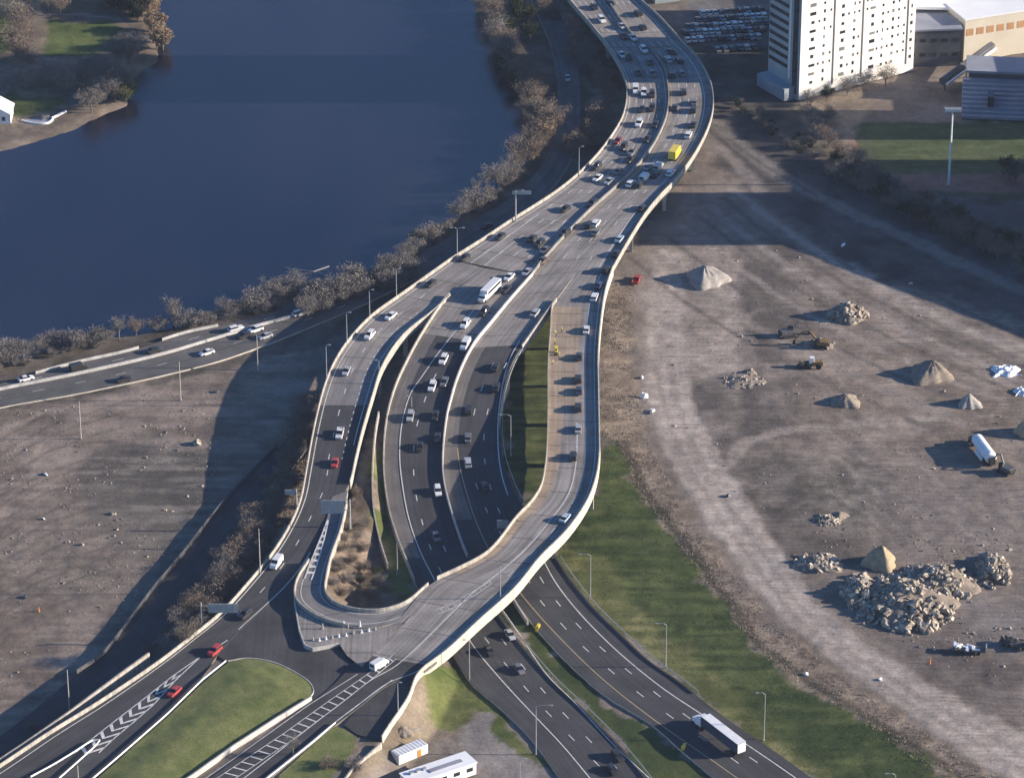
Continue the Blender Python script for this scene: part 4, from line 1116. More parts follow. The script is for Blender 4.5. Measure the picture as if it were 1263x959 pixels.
# arena with a curved white roof behind
p, q = P(1128, 60), P(1330, 54)
a2_, n2_, L2 = frame_of(p, q)
root = empty('arena_hall', tuple(p), label='large hall with a low curved white roof behind the cream building', cat='hall')
mb = MB(); slab(mb, O, a2_, n2_, 0, L2, 0, 11.5, -60, 0); mb.build('wall', M['wall_dark'], root)
mb = MB(); N = 24
for j in range(2):
    for i in range(N+1):
        t = i/N; u = -1+(L2+2)*t; v = a2_*u + n2_*(1.2 if j == 0 else -62); mb.v.append((v.x, v.y, 12+3.2*sin(pi*t)*(.3)+3.4*(1-t)**2))
for i in range(N): mb.face((i, i+1, N+1+i+1, N+1+i))
k = len(mb.v)
for v in list(mb.v): mb.v.append((v[0], v[1], v[2]-.9))
for i in range(N): mb.face((k+i, k+N+1+i, k+N+2+i, k+i+1)); mb.face((i, k+i, k+i+1, i+1))
mb.build('roof', M['roof_white'], root)
# grandstand
p, q = P(1186, 146), P(1330, 152)
a3, n3, L3 = frame_of(p, q)
root = empty('grandstand', tuple(p), label='blue grey grandstand with stepped seating beside the sports field', cat='grandstand')
mb = MB()
prof = [(0, 0)]
for i in range(9): prof += [(-i*1.9, .9+i*.75), (-(i+1)*1.9, .9+i*.75)]
prof += [(-17.1, 0)]
vs = []
for u in (0, L3):
    for d, z in prof:
        v = a3*u+n3*d; vs.append((v.x, v.y, z))
n = len(prof); mb.add(vs, [tuple(range(n)), tuple(range(2*n-1, n-1, -1))]+[(i, i+n, (i+1) % n+n, (i+1) % n) for i in range(n)])
mb.build('seating', M['roof_grey'], root)
mb = MB(); slab(mb, O, a3, n3, 1, L3, 8.6, 9.4, -29, -16.5); mb.build('upper_deck', M['roof_grey'], root)
mb = MB(); slab(mb, O, a3, n3, 2, L3-1, 0, 8.5, -27, -17.3); mb.build('back_wall', M['wall_dark'], root)
mb = MB(); slab(mb, O, a3, n3, 8, 10, 2.5, 6, -9, -4); mb.build('entrance', M['window'], root)
# sloping walkway
p, q = P(1162, 112), P(1222, 78)
root = empty('covered_walkway', tuple(p), label='dark covered walkway with a white edge rising beside the grandstand', cat='walkway')
d = q-p
mb = MB(); mb.tube([(0, 0, 3.2), (d.x, d.y, 6.2)], 1.5, 6); mb.build('canopy', M['wall_dark'], root)
mb = MB(); mb.tube([(1.2, -1.7, 3.0), (d.x+1.2, d.y-1.7, 6.0)], .5, 5); mb.build('edge_beam', M['white_paint'], root)
mb = MB()
for t in (.05, .5, .95): mb.tube([(d.x*t, d.y*t, -.3), (d.x*t, d.y*t, 3+3*t)], .3, 6)
mb.build('support', M['wall_dark'], root)
simple_building('white_roof_building', P(838, -2), P(905, -22), 26, 7, M['cream_wall'], M['roof_white'], 'low building with a bright white roof behind the car park', parapet=.5)
simple_building('riverside_shed', P(808, 4), P(838, 0), 8, 5, M['tower_grey'], M['roof_grey'], 'small grey shed between the viaduct and white roofed building')

# neighbouring blocks past the right-hand edge, whose shadows lie across the yard and the field
def block(y0, y1, xl, tipx, name, label, dep=26, wall=None):
    p0 = P(xl, y1); p1 = P(xl, y0)
    sc_ = ppm((y0+y1)/2); h = (xl-tipx)/sc_*tan(SUN_EL)
    root = empty(name, (p0.x, p0.y, -.4), label=label, cat='building')
    dy = p1.y-p0.y
    mb = MB(); mb.box((dep/2, dy/2, h/2), (dep, dy, h)); mb.build('wall', wall or M['brick'], root)
    mb = MB(); mb.box((dep/2, dy/2, h+.2), (dep+.5, dy+.5, .5)); mb.build('roof', M['roof_grey'], root)
    nf = max(1, int(h/3.3)); 
    o_ = MB()
    for f in range(nf):
        for i in range(max(2, int(dy/4))):
            o_.box((-.02, dy*(i+.5)/max(2, int(dy/4)), 1.8+f*3.3), (.12, 1.4, 1.6))
            if i < 5: o_.box((dep*(i+.5)/5, -.02, 1.8+f*3.3), (1.4, .12, 1.6))
    q_ = o_.build('windows', M['window'], root); q_['kind'] = 'stuff'
block(256.6, 301, 1345, 792, 'brick_block', 'brick tower block past the yard')
block(196, 241.5, 1350, 985, 'brick_block', 'lower brick block past the sports field')
block(135, 171, 1350, 915, 'brick_block', 'brick block past the end of the sports field')
block(12, 64, 988, 772, 'shade_block', 'unseen block added behind the white tower to shade the car park', dep=24, wall=M['tower_grey'])  # added out of sight so its shadow falls on the car park
block(236, 257, 1375, 640, 'brick_tower', 'tall slim brick tower past the yard', dep=18)
block(100, 134.5, 1350, 1110, 'brick_block', 'low brick block past the grandstand')
pA, pB = P(1300, 302), P(1640, 425)
aX = Vector((pB.x-pA.x, pB.y-pA.y, 0)); LX = aX.length; aX.normalize(); nX_ = Vector((-aX.y, aX.x, 0))
root = empty('brick_terrace', (pA.x, pA.y, -.4), label='long brick terrace beyond the rail strip', cat='building')
mb = MB(); slab(mb, O, aX, nX_, 0, LX, 0, 23, 0, 15); mb.build('wall', M['brick'], root)
mb = MB(); slab(mb, O, aX, nX_, -.3, LX+.3, 23, 23.6, -.3, 15.3); mb.build('roof', M['roof_grey'], root)

# park house and its terrace across the river
v = P(4, 150); 
root = empty('boathouse', (v.x, v.y, gz(v.x, v.y)), label='white boathouse with pale gabled roof on the far bank', cat='house')
mb = MB(); mb.box((-2, 3, 1.6), (9, 8, 3.4)); mb.build('wall', M['white_paint'], root)
mb = MB(); mb.prism([(-7, 3.3), (3, 3.3), (-2, 6.2)], -1.5, 7.5); mb.build('roof', M['roof_white'], root)
for i in range(3):
    mb = MB(); mb.box((-4.5+i*2.4, -1.03, 1.7), (1, .1, 1.3)); mb.build('window', M['window'], root)
v = P(50, 149)
root = empty('boat_landing', (v.x, v.y, gz(v.x, v.y)-.1), label='white curved boat landing with a narrow gangway by the boathouse', cat='landing')
mb = MB()
pts = [(-6, .4), (-3, -.8), (0, -1.2), (2.5, -.8), (3.8, 1.0)]
path = catmull([Vector((x, y*1.6, 0)) for x, y in pts], .4)
w_ = wall_mesh('edge_wall', path, .5, .7, M['white_paint'], root, base=-.5)
mb.add([(-6, .8, .35), (-3, -1, .35), (0, -1.7, .35), (2.5, -1.0, .35), (3.6, 1.8, .35), (2, 3.0, .35), (-1, 2.6, .35)], [(0, 1, 2, 3, 4, 5, 6)])
mb.build('deck', M['roof_grey'], root)
mb = MB(); mb.tube([(3.4, 1.6, .6), (7.5, 6.5, .9)], .45, 6); mb.build('gangway', M['white_paint'], root)
mb = MB(); mb.box((1.2, 2.6, .9), (3.0, 2.4, 1.2), .5, top=.75); mb.build('storage_chest', M['dark_steel'], root)
for (a_, b_) in (((352, 330), (384, 336)), ((384, 336), (408, 328)), ((394, 338), (420, 343))):
    pass
for nm, pts in (('V-bent floating boom nearest the left', [(352, 330), (368, 333), (386, 335), (406, 328)]), ('straight floating boom beside the shrubs', [(393, 336), (404, 341), (425, 344)])):
    pa_ = resample([P(x, y, -.8) for x, y in pts], 24); root = pa_[0]
    mb = MB(); mb.tube([Vector(q)-Vector(root) for q in pa_], .13, 6)
    o = mb.build('floating_boom', M['steel']); o.location = root
    tag(o, 'pale %s on the river' % nm, 'float boom')

# ------------------------------------------------------------------ vehicles
TPL = {}
M['trailer_side'] = noise_mat('dark blue trailer side', (.05, .06, .10), (.075, .085, .13), .4, .5)
def wheel_mesh(r=.33, w=.24):
    mb = MB(); mb.tube([(0, -w/2, 0), (0, w/2, 0)], r, 12)
    o = mb.build('wheel', M['tyre'], link=False); return o.data
WH = wheel_mesh(); WHT = wheel_mesh(.5, .5)
def loft(sections):
    """cross-sections along x: (x, half width low, half width high, z low, z high)"""
    mb = MB()
    for x, wl, wh, zl, zh in sections:
        mb.v += [(x, -wl, zl), (x, wl, zl), (x, wl, zl+(zh-zl)*.65), (x, wh, zh), (x, -wh, zh), (x, -wl, zl+(zh-zl)*.65)]
    for i in range(len(sections)-1):
        for k in range(6): mb.face((i*6+k, i*6+(k+1) % 6, i*6+6+(k+1) % 6, i*6+6+k))
    mb.face([0, 1, 2, 3, 4, 5]); n = (len(sections)-1)*6; mb.face([n+5, n+4, n+3, n+2, n+1, n])
    return mb
def car_parts(kind):
    """list of (part name, mesh, location, uses body colour)"""
    if kind in TPL: return TPL[kind]
    out = []
    def put(nm, mb, mat, col=False, loc=(0, 0, 0), bevel=0):
        o = mb.build(nm, mat, link=False, bevel=bevel); out.append((nm, o.data, loc, col)); bpy.data.objects.remove(o)
    def wheels(xs, y, r=.33, me=None):
        for x in xs:
            for s in (-1, 1): out.append(('wheel', me or WH, (x, s*y, r), False))
    if kind == 'sedan':
        put('body', loft([(-2.3, .72, .68, .42, .82), (-2.15, .86, .80, .28, .98), (-1.2, .90, .84, .24, 1.0), (.9, .90, .84, .24, .98), (1.9, .88, .80, .26, .86), (2.3, .72, .64, .36, .70)]), M['paint'], True)
        put('windows', loft([(-1.75, .78, .70, .95, 1.0), (-1.05, .78, .62, .95, 1.36), (.25, .78, .62, .95, 1.40), (1.15, .78, .70, .93, .99)]), M['glass'])
        put('roof', loft([(-1.05, .62, .56, 1.36, 1.43), (-.4, .64, .58, 1.38, 1.47), (.25, .62, .56, 1.38, 1.45)]), M['paint'], True)
        wheels((-1.4, 1.42), .80)
    elif kind in ('suv', 'taxi'):
        put('body', loft([(-2.35, .82, .78, .40, 1.0), (-2.2, .92, .88, .32, 1.12), (.9, .93, .88, .30, 1.12), (2.0, .92, .84, .32, 1.02), (2.35, .78, .70, .42, .84)]), M['paint'], True)
        put('windows', loft([(-2.2, .82, .76, 1.08, 1.14), (-2.0, .82, .70, 1.08, 1.62), (.3, .82, .70, 1.08, 1.64), (1.05, .82, .74, 1.06, 1.14)]), M['glass'])
        put('roof', loft([(-2.0, .70, .64, 1.62, 1.70), (-.6, .72, .66, 1.64, 1.74), (.3, .70, .64, 1.63, 1.71)]), M['paint'], True)
        wheels((-1.45, 1.48), .84, .36)
    elif kind == 'pickup':
        put('body', loft([(-2.7, .90, .88, .45, .62), (-2.6, .95, .92, .42, .64), (.9, .95, .90, .36, .64), (2.4, .94, .88, .38, 1.05), (2.75, .84, .76, .45, .88)]), M['paint'], True)
        for s in (-1, 1):
            mb = MB(); mb.box((-1.75, s*.88, .85), (1.95, .12, .48)); put('bed_side', mb, M['paint'], True)
        mb = MB(); mb.box((-2.68, 0, .85), (.1, 1.7, .48)); put('tailgate', mb, M['paint'], True)
        put('cab', loft([(-.75, .93, .90, .62, 1.12), (1.6, .93, .90, .62, 1.08)]), M['paint'], True)
        put('windows', loft([(-.72, .82, .72, 1.1, 1.66), (.55, .82, .70, 1.08, 1.70), (1.35, .82, .74, 1.04, 1.14)]), M['glass'])
        put('roof', loft([(-.70, .70, .64, 1.67, 1.76), (.5, .70, .64, 1.70, 1.78)]), M['paint'], True)
        wheels((-1.75, 1.75), .84, .38)
    elif kind == 'van':
        put('body', loft([(-2.6, .90, .84, .40, 2.0), (-2.5, .96, .88, .34, 2.12), (.9, .96, .88, .32, 2.14), (1.5, .96, .86, .32, 1.55), (2.4, .94, .84, .34, 1.15), (2.65, .82, .74, .42, .9)]), M['paint'], True)
        put('windows', loft([(1.02, .90, .78, 1.42, 2.04), (1.62, .90, .80, 1.32, 1.52)]), M['glass'])
        mb = MB(); mb.box((-2.58, 0, 1.5), (.12, 1.4, .6)); put('rear_window', mb, M['glass'])
        wheels((-1.6, 1.7), .86, .36)
    elif kind in ('box_truck', 'bus'):
        ln = 5.2 if kind == 'box_truck' else 8.6
        mb = MB(); mb.box((-1.2, 0, 2.15 if kind == 'box_truck' else 1.9), (ln+.8, 2.4, 2.5)); put('cargo_box' if kind == 'box_truck' else 'body', mb, M['paint'], True, bevel=.08)
        x0 = -1.2+(ln+.8)/2
        put('cab', loft([(x0+.05, 1.05, .98, .6, 2.35), (x0+.7, 1.05, .94, .6, 2.3), (x0+1.3, 1.03, .92, .6, 1.5), (x0+2.0, .95, .85, .65, 1.3)]), M['paint'], True)
        put('windows', loft([(x0+.62, .97, .88, 1.5, 2.22), (x0+1.38, .97, .9, 1.42, 1.55)]), M['glass'])
        mb = MB(); mb.box((-.4, 0, .72), (ln+2.2, .9, .3)); put('chassis', mb, M['chassis'])
        if kind == 'bus':
            for s in (-1, 1):
                mb = MB(); mb.box((-1.2, s*1.19, 2.35), (ln-.2, .08, .75)); put('side_windows', mb, M['glass'])
        for x in (-1.2-ln*.28, x0+1.1):
            for s in (-1, 1): out.append(('wheel', WHT, (x, s*.95, .5), False))
    elif kind == 'semi':
        mb = MB(); mb.box((-2.6, 0, 2.65), (14.6, 2.55, 2.75)); put('trailer', mb, M['trailer_side'], False, bevel=.06)
        mb = MB(); mb.box((-2.6, 0, 4.05), (14.5, 2.5, .08)); put('trailer_roof', mb, M['white_paint'])
        mb = MB(); mb.box((-2.6, 0, 1.1), (14.0, 1.0, .3)); put('trailer_frame', mb, M['chassis'])
        mb = MB(); mb.box((-9.95, 0, 2.65), (.1, 2.3, 2.5)); put('rear_door', mb, M['white_paint'])
        put('cab', loft([(5.1, 1.2, 1.1, .8, 3.4), (6.6, 1.2, 1.08, .8, 3.2), (7.1, 1.2, 1.08, .8, 2.1), (8.7, 1.05, .95, .8, 1.8)]), M['white_paint'])
        put('windows', loft([(6.55, 1.12, 1.0, 2.05, 3.0), (7.12, 1.12, 1.02, 1.95, 2.15)]), M['glass'])
        mb = MB(); mb.box((6.0, 0, .8), (5.4, .9, .35)); put('chassis', mb, M['chassis'])
        for x in (-8.6, -7.3, 4.6, 5.9, 8.0):
            for s in (-1, 1): out.append(('wheel', WHT, (x, s*1.0, .5), False))
    TPL[kind] = out
    return out
COLS = {'white': (.80, .80, .79), 'silver': (.42, .44, .46), 'grey': (.16, .165, .175), 'black': (.018, .018, .02), 'dark blue': (.03, .045, .10), 'red': (.45, .035, .04), 'dark red': (.22, .02, .025), 'yellow': (.82, .60, .05), 'light blue': (.45, .55, .68), 'brown': (.12, .085, .06)}
def make_vehicle(kind, col, pos, rz, tilt=0.0, name=None, **kw):
    nm = name or {'sedan': 'sedan_car', 'suv': 'sport_utility_car', 'pickup': 'pickup_truck', 'van': 'cargo_van', 'box_truck': 'box_truck', 'bus': 'white_bus', 'semi': 'articulated_lorry'}[kind]
    r = empty(nm, pos, rz, **kw)
    r.rotation_euler = (0, -tilt, rz)
    for pn, me_, loc, usecol in car_parts(kind):
        c = bpy.data.objects.new(pn, me_); COL.objects.link(c); c.parent = r; c.location = loc
        if usecol: c.color = (*COLS[col], 1)
    return r
RD = {'L': (uL, medL, -1, 'the left viaduct carriageway'), 'R': (medR, uR, 1, 'the right viaduct carriageway'), 'A': (aL, aR, -1, 'the left curving ramp'), 'B': (bL, bR, -1, 'the left descending roadway'),
      'C': (cL, cR, 1, 'the descending right roadway'), 'D': (dL, dR, 1, 'the right curving ramp'), 'N': (bL, bR, -1, 'the lower highway past the overpass'), 'S': (s1, s2, -1, 'the upper riverside roadway'), 'T': (s2, s3, 1, 'the lower riverside roadway')}
W_, S_, G_, K_, U_ = 'white', 'silver', 'grey', 'black', 'dark blue'
CARS = [
 ('L', 733, 7, K_, 'sedan'), ('L', 742, 23, W_, 'suv'), ('L', 767, 31, S_, 'sedan'), ('L', 769, 43, K_, 'sedan'), ('L', 781, 45, W_, 'sedan'),
 ('L', 767, 66, W_, 'sedan'), ('L', 775, 69, K_, 'suv'), ('L', 794, 60, W_, 'suv'), ('L', 802, 75, K_, 'sedan'), ('L', 787, 88, K_, 'sedan'), ('L', 806, 89, G_, 'sedan'),
 ('L', 784, 110, W_, 'van'), ('L', 794, 113, W_, 'suv'), ('L', 804, 115, K_, 'suv'), ('L', 792, 133, K_, 'sedan'), ('L', 804, 132, K_, 'suv'), ('L', 788, 151, W_, 'suv'), ('L', 808, 152, K_, 'sedan'), ('L', 798, 170, K_, 'sedan'),
 ('L', 762, 172, 'dark red', 'sedan'), ('L', 769, 180, K_, 'suv'), ('L', 779, 186, G_, 'sedan'), ('L', 777, 195, K_, 'sedan'), ('L', 736, 204, K_, 'suv'), ('L', 737, 218, W_, 'sedan'), ('L', 751, 222, S_, 'sedan'), ('L', 762, 210, G_, 'sedan'),
 ('L', 731, 250, K_, 'suv'), ('L', 697, 256, K_, 'sedan'), ('L', 697, 286, K_, 'suv'), ('L', 656, 293, K_, 'sedan'), ('L', 665, 299, K_, 'suv'), ('L', 672, 307, G_, 'sedan'), ('L', 669, 320, 'brown', 'sedan'), ('L', 617, 290, K_, 'sedan'),
 ('A', 573, 316, K_, 'sedan'), ('B', 628, 340, W_, 'sedan'), ('B', 650, 334, S_, 'sedan'), ('B', 624, 355, K_, 'sedan'), ('B', 603, 361, W_, 'bus'), ('B', 597, 383, K_, 'suv'),
 ('R', 753, 2, K_, 'sedan'), ('R', 787, 15, K_, 'suv'), ('R', 793, 32, K_, 'sedan'), ('R', 828, 62, K_, 'sedan'), ('R', 824, 72, S_, 'suv'), ('R', 838, 73, K_, 'suv'), ('R', 841, 89, G_, 'sedan'), ('R', 829, 91, K_, 'sedan'),
 ('R', 843, 112, K_, 'suv'), ('R', 856, 125, G_, 'sedan'), ('R', 832, 131, K_, 'sedan'), ('R', 855, 134, K_, 'suv'), ('R', 855, 152, K_, 'sedan'), ('R', 849, 165, W_, 'suv'), ('R', 833, 190, 'yellow', 'box_truck'),
 ('R', 827, 212, W_, 'suv'), ('R', 812, 205, S_, 'van'), ('R', 808, 214, K_, 'sedan'), ('R', 799, 204, S_, 'sedan'), ('R', 795, 218, W_, 'van'), ('R', 789, 226, K_, 'suv'), ('R', 778, 225, W_, 'suv'),
 ('R', 791, 255, K_, 'sedan'), ('R', 735, 274, W_, 'suv'), ('R', 727, 276, K_, 'suv'), ('R', 735, 285, G_, 'sedan'), ('R', 764, 293, 'light blue', 'sedan'), ('R', 760, 311, K_, 'sedan'), ('R', 747, 331, K_, 'suv'),
 ('D', 738, 350, U_, 'sedan'), ('D', 733, 365, W_, 'suv'), ('C', 660, 384, S_, 'sedan'),
 ('A', 531, 348, K_, 'sedan'), ('A', 482, 388, W_, 'sedan'), ('A', 456, 412, W_, 'suv'), ('A', 427, 456, S_, 'sedan'), ('A', 419, 533, W_, 'pickup'), ('A', 413, 569, 'red', 'sedan'), ('A', 341, 693, W_, 'van'),
 ('A', 302, 756, K_, 'suv'), ('A', 265, 801, 'red', 'suv'), ('A', 215, 851, 'red', 'sedan'),
 ('B', 574, 398, W_, 'suv'), ('B', 574, 424, W_, 'van'), ('B', 547, 442, W_, 'suv'), ('B', 548, 469, G_, 'sedan'), ('B', 533, 475, W_, 'suv'), ('B', 506, 512, S_, 'suv'), ('B', 537, 511, K_, 'sedan'), ('B', 540, 538, K_, 'sedan'), ('B', 518, 549, K_, 'sedan'), ('B', 540, 604, W_, 'suv'), ('B', 538, 660, G_, 'sedan'),
 ('C', 611, 451, K_, 'sedan'), ('C', 612, 476, K_, 'sedan'), ('C', 578, 504, K_, 'suv'), ('C', 577, 538, G_, 'sedan'), ('C', 577, 569, S_, 'suv'), ('C', 598, 598, K_, 'sedan'),
 ('D', 723, 405, W_, 'sedan'), ('D', 714, 438, K_, 'sedan'), ('D', 713, 466, K_, 'suv'), ('D', 714, 480, U_, 'sedan'), ('D', 713, 501, K_, 'suv'), ('D', 713, 527, S_, 'sedan'), ('D', 707, 561, K_, 'suv'), ('D', 697, 637, 'light blue', 'sedan'), ('D', 468, 818, W_, 'van'),
 ('N', 629, 781, S_, 'sedan'), ('N', 640, 823, G_, 'sedan'), ('N', 603, 801, K_, 'sedan'), ('N', 762, 931, K_, 'suv'), ('N', 755, 947, K_, 'sedan'),
 ('C', 884, 906, W_, 'semi'),
 ('S', 32, 465, W_, 'sedan'), ('S', 97, 452, K_, 'van'), ('S', 190, 430, K_, 'sedan'), ('S', 291, 404, W_, 'suv'), ('S', 370, 385, W_, 'suv'), ('T', 255, 433, W_, 'sedan'), ('T', 315, 405, W_, 'suv'), ('T', 301, 412, K_, 'sedan'), ('T', 327, 413, S_, 'sedan'), ('T', 152, 466, K_, 'sedan'), ('T', 700, 95, S_, 'sedan'), ('T', 642, 265, G_, 'sedan'), ('S', 600, 277, K_, 'sedan'), 
]
TW = {'sedan': 'sedan', 'suv': 'utility car', 'pickup': 'pickup truck', 'van': 'van', 'box_truck': 'box truck', 'bus': 'bus', 'semi': 'articulated lorry'}
by = {}
for cr in CARS: by.setdefault((cr[0], cr[3], cr[4]), []).append(cr)
for k in by: by[k].sort(key=lambda c: -c[2])
for cr in CARS:
    rd, px, py, col, kind = cr
    Lr, Rr, sgn, where = RD[rd]
    mid = (Lr+Rr)/2
    z = 7.0
    for _ in range(6):
        v = P(px, py+2, z+.45)
        i = int(np.argmin(np.hypot(mid[:, 0]-v.x, mid[:, 1]-v.y))); z = float(mid[i, 2])
    i0, i1 = max(0, i-3), min(len(mid)-1, i+3)
    t = Vector(mid[i1]-mid[i0])*(-sgn)*1.0
    t = Vector(mid[i1]-mid[i0])
    if sgn > 0: t = -t
    rz = math.atan2(t.y, t.x); tilt = math.atan2(t.z, math.hypot(t.x, t.y))
    lst = by[(rd, col, kind)]
    k = lst.index(cr)+1; tw = TW[kind]
    lab = '%s %s, only one on %s' % (col, tw, where) if len(lst) == 1 else '%s %s, %s %s %s from the near end of %s' % (col, tw, 'nearest' if False else ordw(k), col, tw if len(tw.split()) < 2 else 'one', where)
    make_vehicle(kind, col, (v.x, v.y, z+.03), rz, tilt, label=lab, cat={'suv': 'car', 'sedan': 'car', 'semi': 'truck', 'box_truck': 'truck', 'pickup': 'truck'}.get(kind, kind), group='vehicles on '+where)
# cars in the car park by the tower
rows = [(866, 16, 938, 11, 10), (862, 24, 942, 19, 12), (850, 33, 945, 28, 13), (845, 40, 940, 36, 13), (848, 49, 935, 45, 12), (885, 61, 930, 58, 6)]
pal = [W_, K_, S_, G_, K_, W_, U_, S_, G_, K_, W_, S_]
for r_, (x0, y0, x1, y1, n) in enumerate(rows):
    seen = {}
    for i in range(n):
        t = i/(n-1); v = P(x0+(x1-x0)*t, y0+(y1-y0)*t, .2); v.z = gz(v.x, v.y)
        col = pal[(i*5+r_*3) % 12]; kind = 'suv' if (i+r_) % 3 == 0 else 'sedan'
        make_vehicle(kind, col, v, pi/2+.2, label='%s %s parked %s from the left in the %s car park row' % (col, 'sedan' if kind == 'sedan' else 'utility car', ordw(i+1), ordw(r_+1)), cat='car', group='cars parked beside the white tower')

# ------------------------------------------------------------------ trees and shrubs
def twig_tree(seed, h, spread, twigs, trunk_h, wt=.040, up=.55, leaf=None):
    """bare crown: a few limbs and a cloud of fine twigs with an uneven outline; returns (trunk mesh, crown mesh)"""
    r = random.Random(seed)
    tr = MB(); cr = MB()
    tr.tube([(0, 0, -.4), (r.uniform(-.1, .1), r.uniform(-.1, .1), trunk_h), (r.uniform(-.3, .3), r.uniform(-.3, .3), h*.72)], [h*.022+.03, h*.017+.02, .02], 6)
    ends_ = []
    nl = 9
    for i in range(nl):
        a = 2*pi*i/nl + r.uniform(-.4, .4); z0 = trunk_h*r.uniform(.6, 1.3); L = spread*r.uniform(.55, 1.0)
        p0 = Vector((0, 0, z0)); p1 = p0+Vector((cos(a)*L*.5, sin(a)*L*.5, h*r.uniform(.18, .35))); p2 = p1+Vector((cos(a+r.uniform(-.5, .5))*L*.45, sin(a)*L*.45, h*r.uniform(.1, .28)))
        tr.tube([p0, p1, p2], [h*.011+.015, h*.006+.01, .012], 4)
        ends_ += [(p1, .8), (p2, 1.0), ((p1+p2)/2, .9)]
    ends_.append((Vector((0, 0, h*.78)), 1.0))
    for i in range(twigs):
        c, _ = r.choice(ends_)
        d = Vector((r.gauss(0, 1), r.gauss(0, 1), r.gauss(0, .75))); d.normalize()
        p = c + d*(r.random()**.6)*spread*.42
        if p.z < trunk_h*.35: p.z = trunk_h*.35+r.random()*.5
        if p.z > h: p.z = h-r.random()*.4
        t = Vector((d.x*.7+r.gauss(0, .35), d.y*.7+r.gauss(0, .35), up+r.gauss(0, .4))); t.normalize()
        L = r.uniform(.35, .95)*h*.085
        s = t.cross(Vector((r.gauss(0, 1), r.gauss(0, 1), r.gauss(0, 1)))); s.normalize(); s *= wt*r.uniform(.6, 1.4)*h/8
        if leaf: L *= .45; s *= leaf
        q = p+t*L
        cr.add([p-s, p+s, q+s*.45, q-s*.45], [(0, 1, 2, 3)])
    a = tr.build('trunk', M['bark'], link=False); b = cr.build('crown', M['twig_grey'], link=False)
    return a.data, b.data
def with_mat(me, mat):
    m2 = me.copy(); m2.materials.clear(); m2.materials.append(mat); return m2
base_t = [twig_tree(s, 8, 3.4+.3*(s % 3), 2300, 1.6) for s in range(5)]
tall_t = [twig_tree(20+s, 8, 2.2, 750, 2.6, up=.9) for s in range(2)]
shrub_t = [twig_tree(40+s, 8, 4.4, 2300, .6, wt=.085) for s in range(4)]
leaf_t = [twig_tree(60+s, 8, 2.8, 1900, 1.2, wt=.10, leaf=2.2, up=.2) for s in range(3)]
TREES = {}
for nm, src, mat in (('grey', base_t, 'twig_grey'), ('brown', base_t, 'twig_brown'), ('tan', leaf_t, 'twig_tan'), ('tall', tall_t, 'twig_grey'), ('shrub', shrub_t, 'twig_brown'), ('gshrub', shrub_t, 'twig_grey'), ('olive', leaf_t, 'leaf_olive'), ('dark', leaf_t, 'leaf_dark'), ('dbrown', base_t, 'bark')):
    TREES[nm] = [(a, with_mat(b, M[mat])) for a, b in src]
NM = {'grey': 'bare_tree', 'brown': 'bare_tree', 'tan': 'autumn_tree', 'tall': 'bare_tree', 'shrub': 'bare_shrub', 'gshrub': 'bare_shrub', 'olive': 'leafy_tree', 'dark': 'evergreen_tree', 'dbrown': 'bare_tree'}
WD = {'grey': 'bare grey tree', 'brown': 'bare brown tree', 'tan': 'tan leaved tree', 'tall': 'slender bare tree', 'shrub': 'brown bare shrub', 'gshrub': 'grey bare shrub', 'olive': 'olive green tree', 'dark': 'dark evergreen tree', 'dbrown': 'dark bare tree'}
_tr = random.Random(5)
def plant(kind, pos, h, label, group=None, cat=None):
    t, c = TREES[kind][_tr.randrange(len(TREES[kind]))]
    r = empty(NM[kind], pos, _tr.uniform(0, 6.28), label=label, cat=cat or ('shrub' if 'shrub' in NM[kind] else 'tree'), group=group)
    s = h/8; r.scale = (s*_tr.uniform(.9, 1.15), s*_tr.uniform(.9, 1.15), s)
    for nm, me_ in (('trunk', t), ('crown', c)):
        o = bpy.data.objects.new(nm, me_); COL.objects.link(o); o.parent = r
    return r
def grove(items, where, group, order='x', word='from the left'):
    """items: (px, py, height, kind); each label says which of its kind it is, counted across the row"""
    items = sorted(items, key=lambda q: q[0] if order == 'x' else -q[1])
    cnt = {}
    for q in items: cnt[q[3]] = cnt.get(q[3], 0)+1
    k = {}
    for px, py, h, kind in items:
        k[kind] = k.get(kind, 0)+1
        lab = '%s, %s %s %s' % (WD[kind], ordw(k[kind]), word, where) if cnt[kind] > 1 else 'the only %s %s' % (WD[kind], where)
        plant(kind, on_ground(px, py), h, lab, group)
def along(pts, n, jx, jy, seed):
    r = random.Random(seed)
    A = np.array(pts, float); L = np.concatenate([[0], np.cumsum(np.hypot(*np.diff(A, axis=0).T))])
    out = []
    for i in range(n):
        t = L[-1]*(i+.5+r.uniform(-.4, .4))/n
        out.append((float(np.interp(t, L, A[:, 0]))+r.uniform(-jx, jx), float(np.interp(t, L, A[:, 1]))+r.uniform(-jy, jy)))
    return out, r
# along the river bank
pts, r = along([(-15, 452), (40, 440), (75, 428), (115, 424), (175, 415), (250, 398), (300, 384), (350, 368), (410, 358), (470, 346), (505, 320), (530, 298), (570, 268), (612, 240), (640, 215)], 84, 4, 4, 1)
it = []
for x, y in pts:
    if 125 < x < 235 and r.random() < .6: continue
    if 55 < x < 125: it.append((x, y, r.uniform(3.5, 6.5), 'gshrub')); continue
    it.append((x, y, r.uniform(3.2, 8.0), r.choice(['grey', 'grey', 'gshrub', 'gshrub', 'tall'])))
pts2, r2 = along([(-15, 458), (40, 446), (75, 432), (115, 427), (175, 418), (250, 401), (300, 388), (350, 372), (410, 362), (470, 350), (505, 325), (530, 304), (570, 274), (612, 247), (640, 222)], 60, 4, 5, 21)
it += [(x, y, r2.uniform(1.8, 3.4), 'gshrub') for x, y in pts2 if not 125 < x < 235]
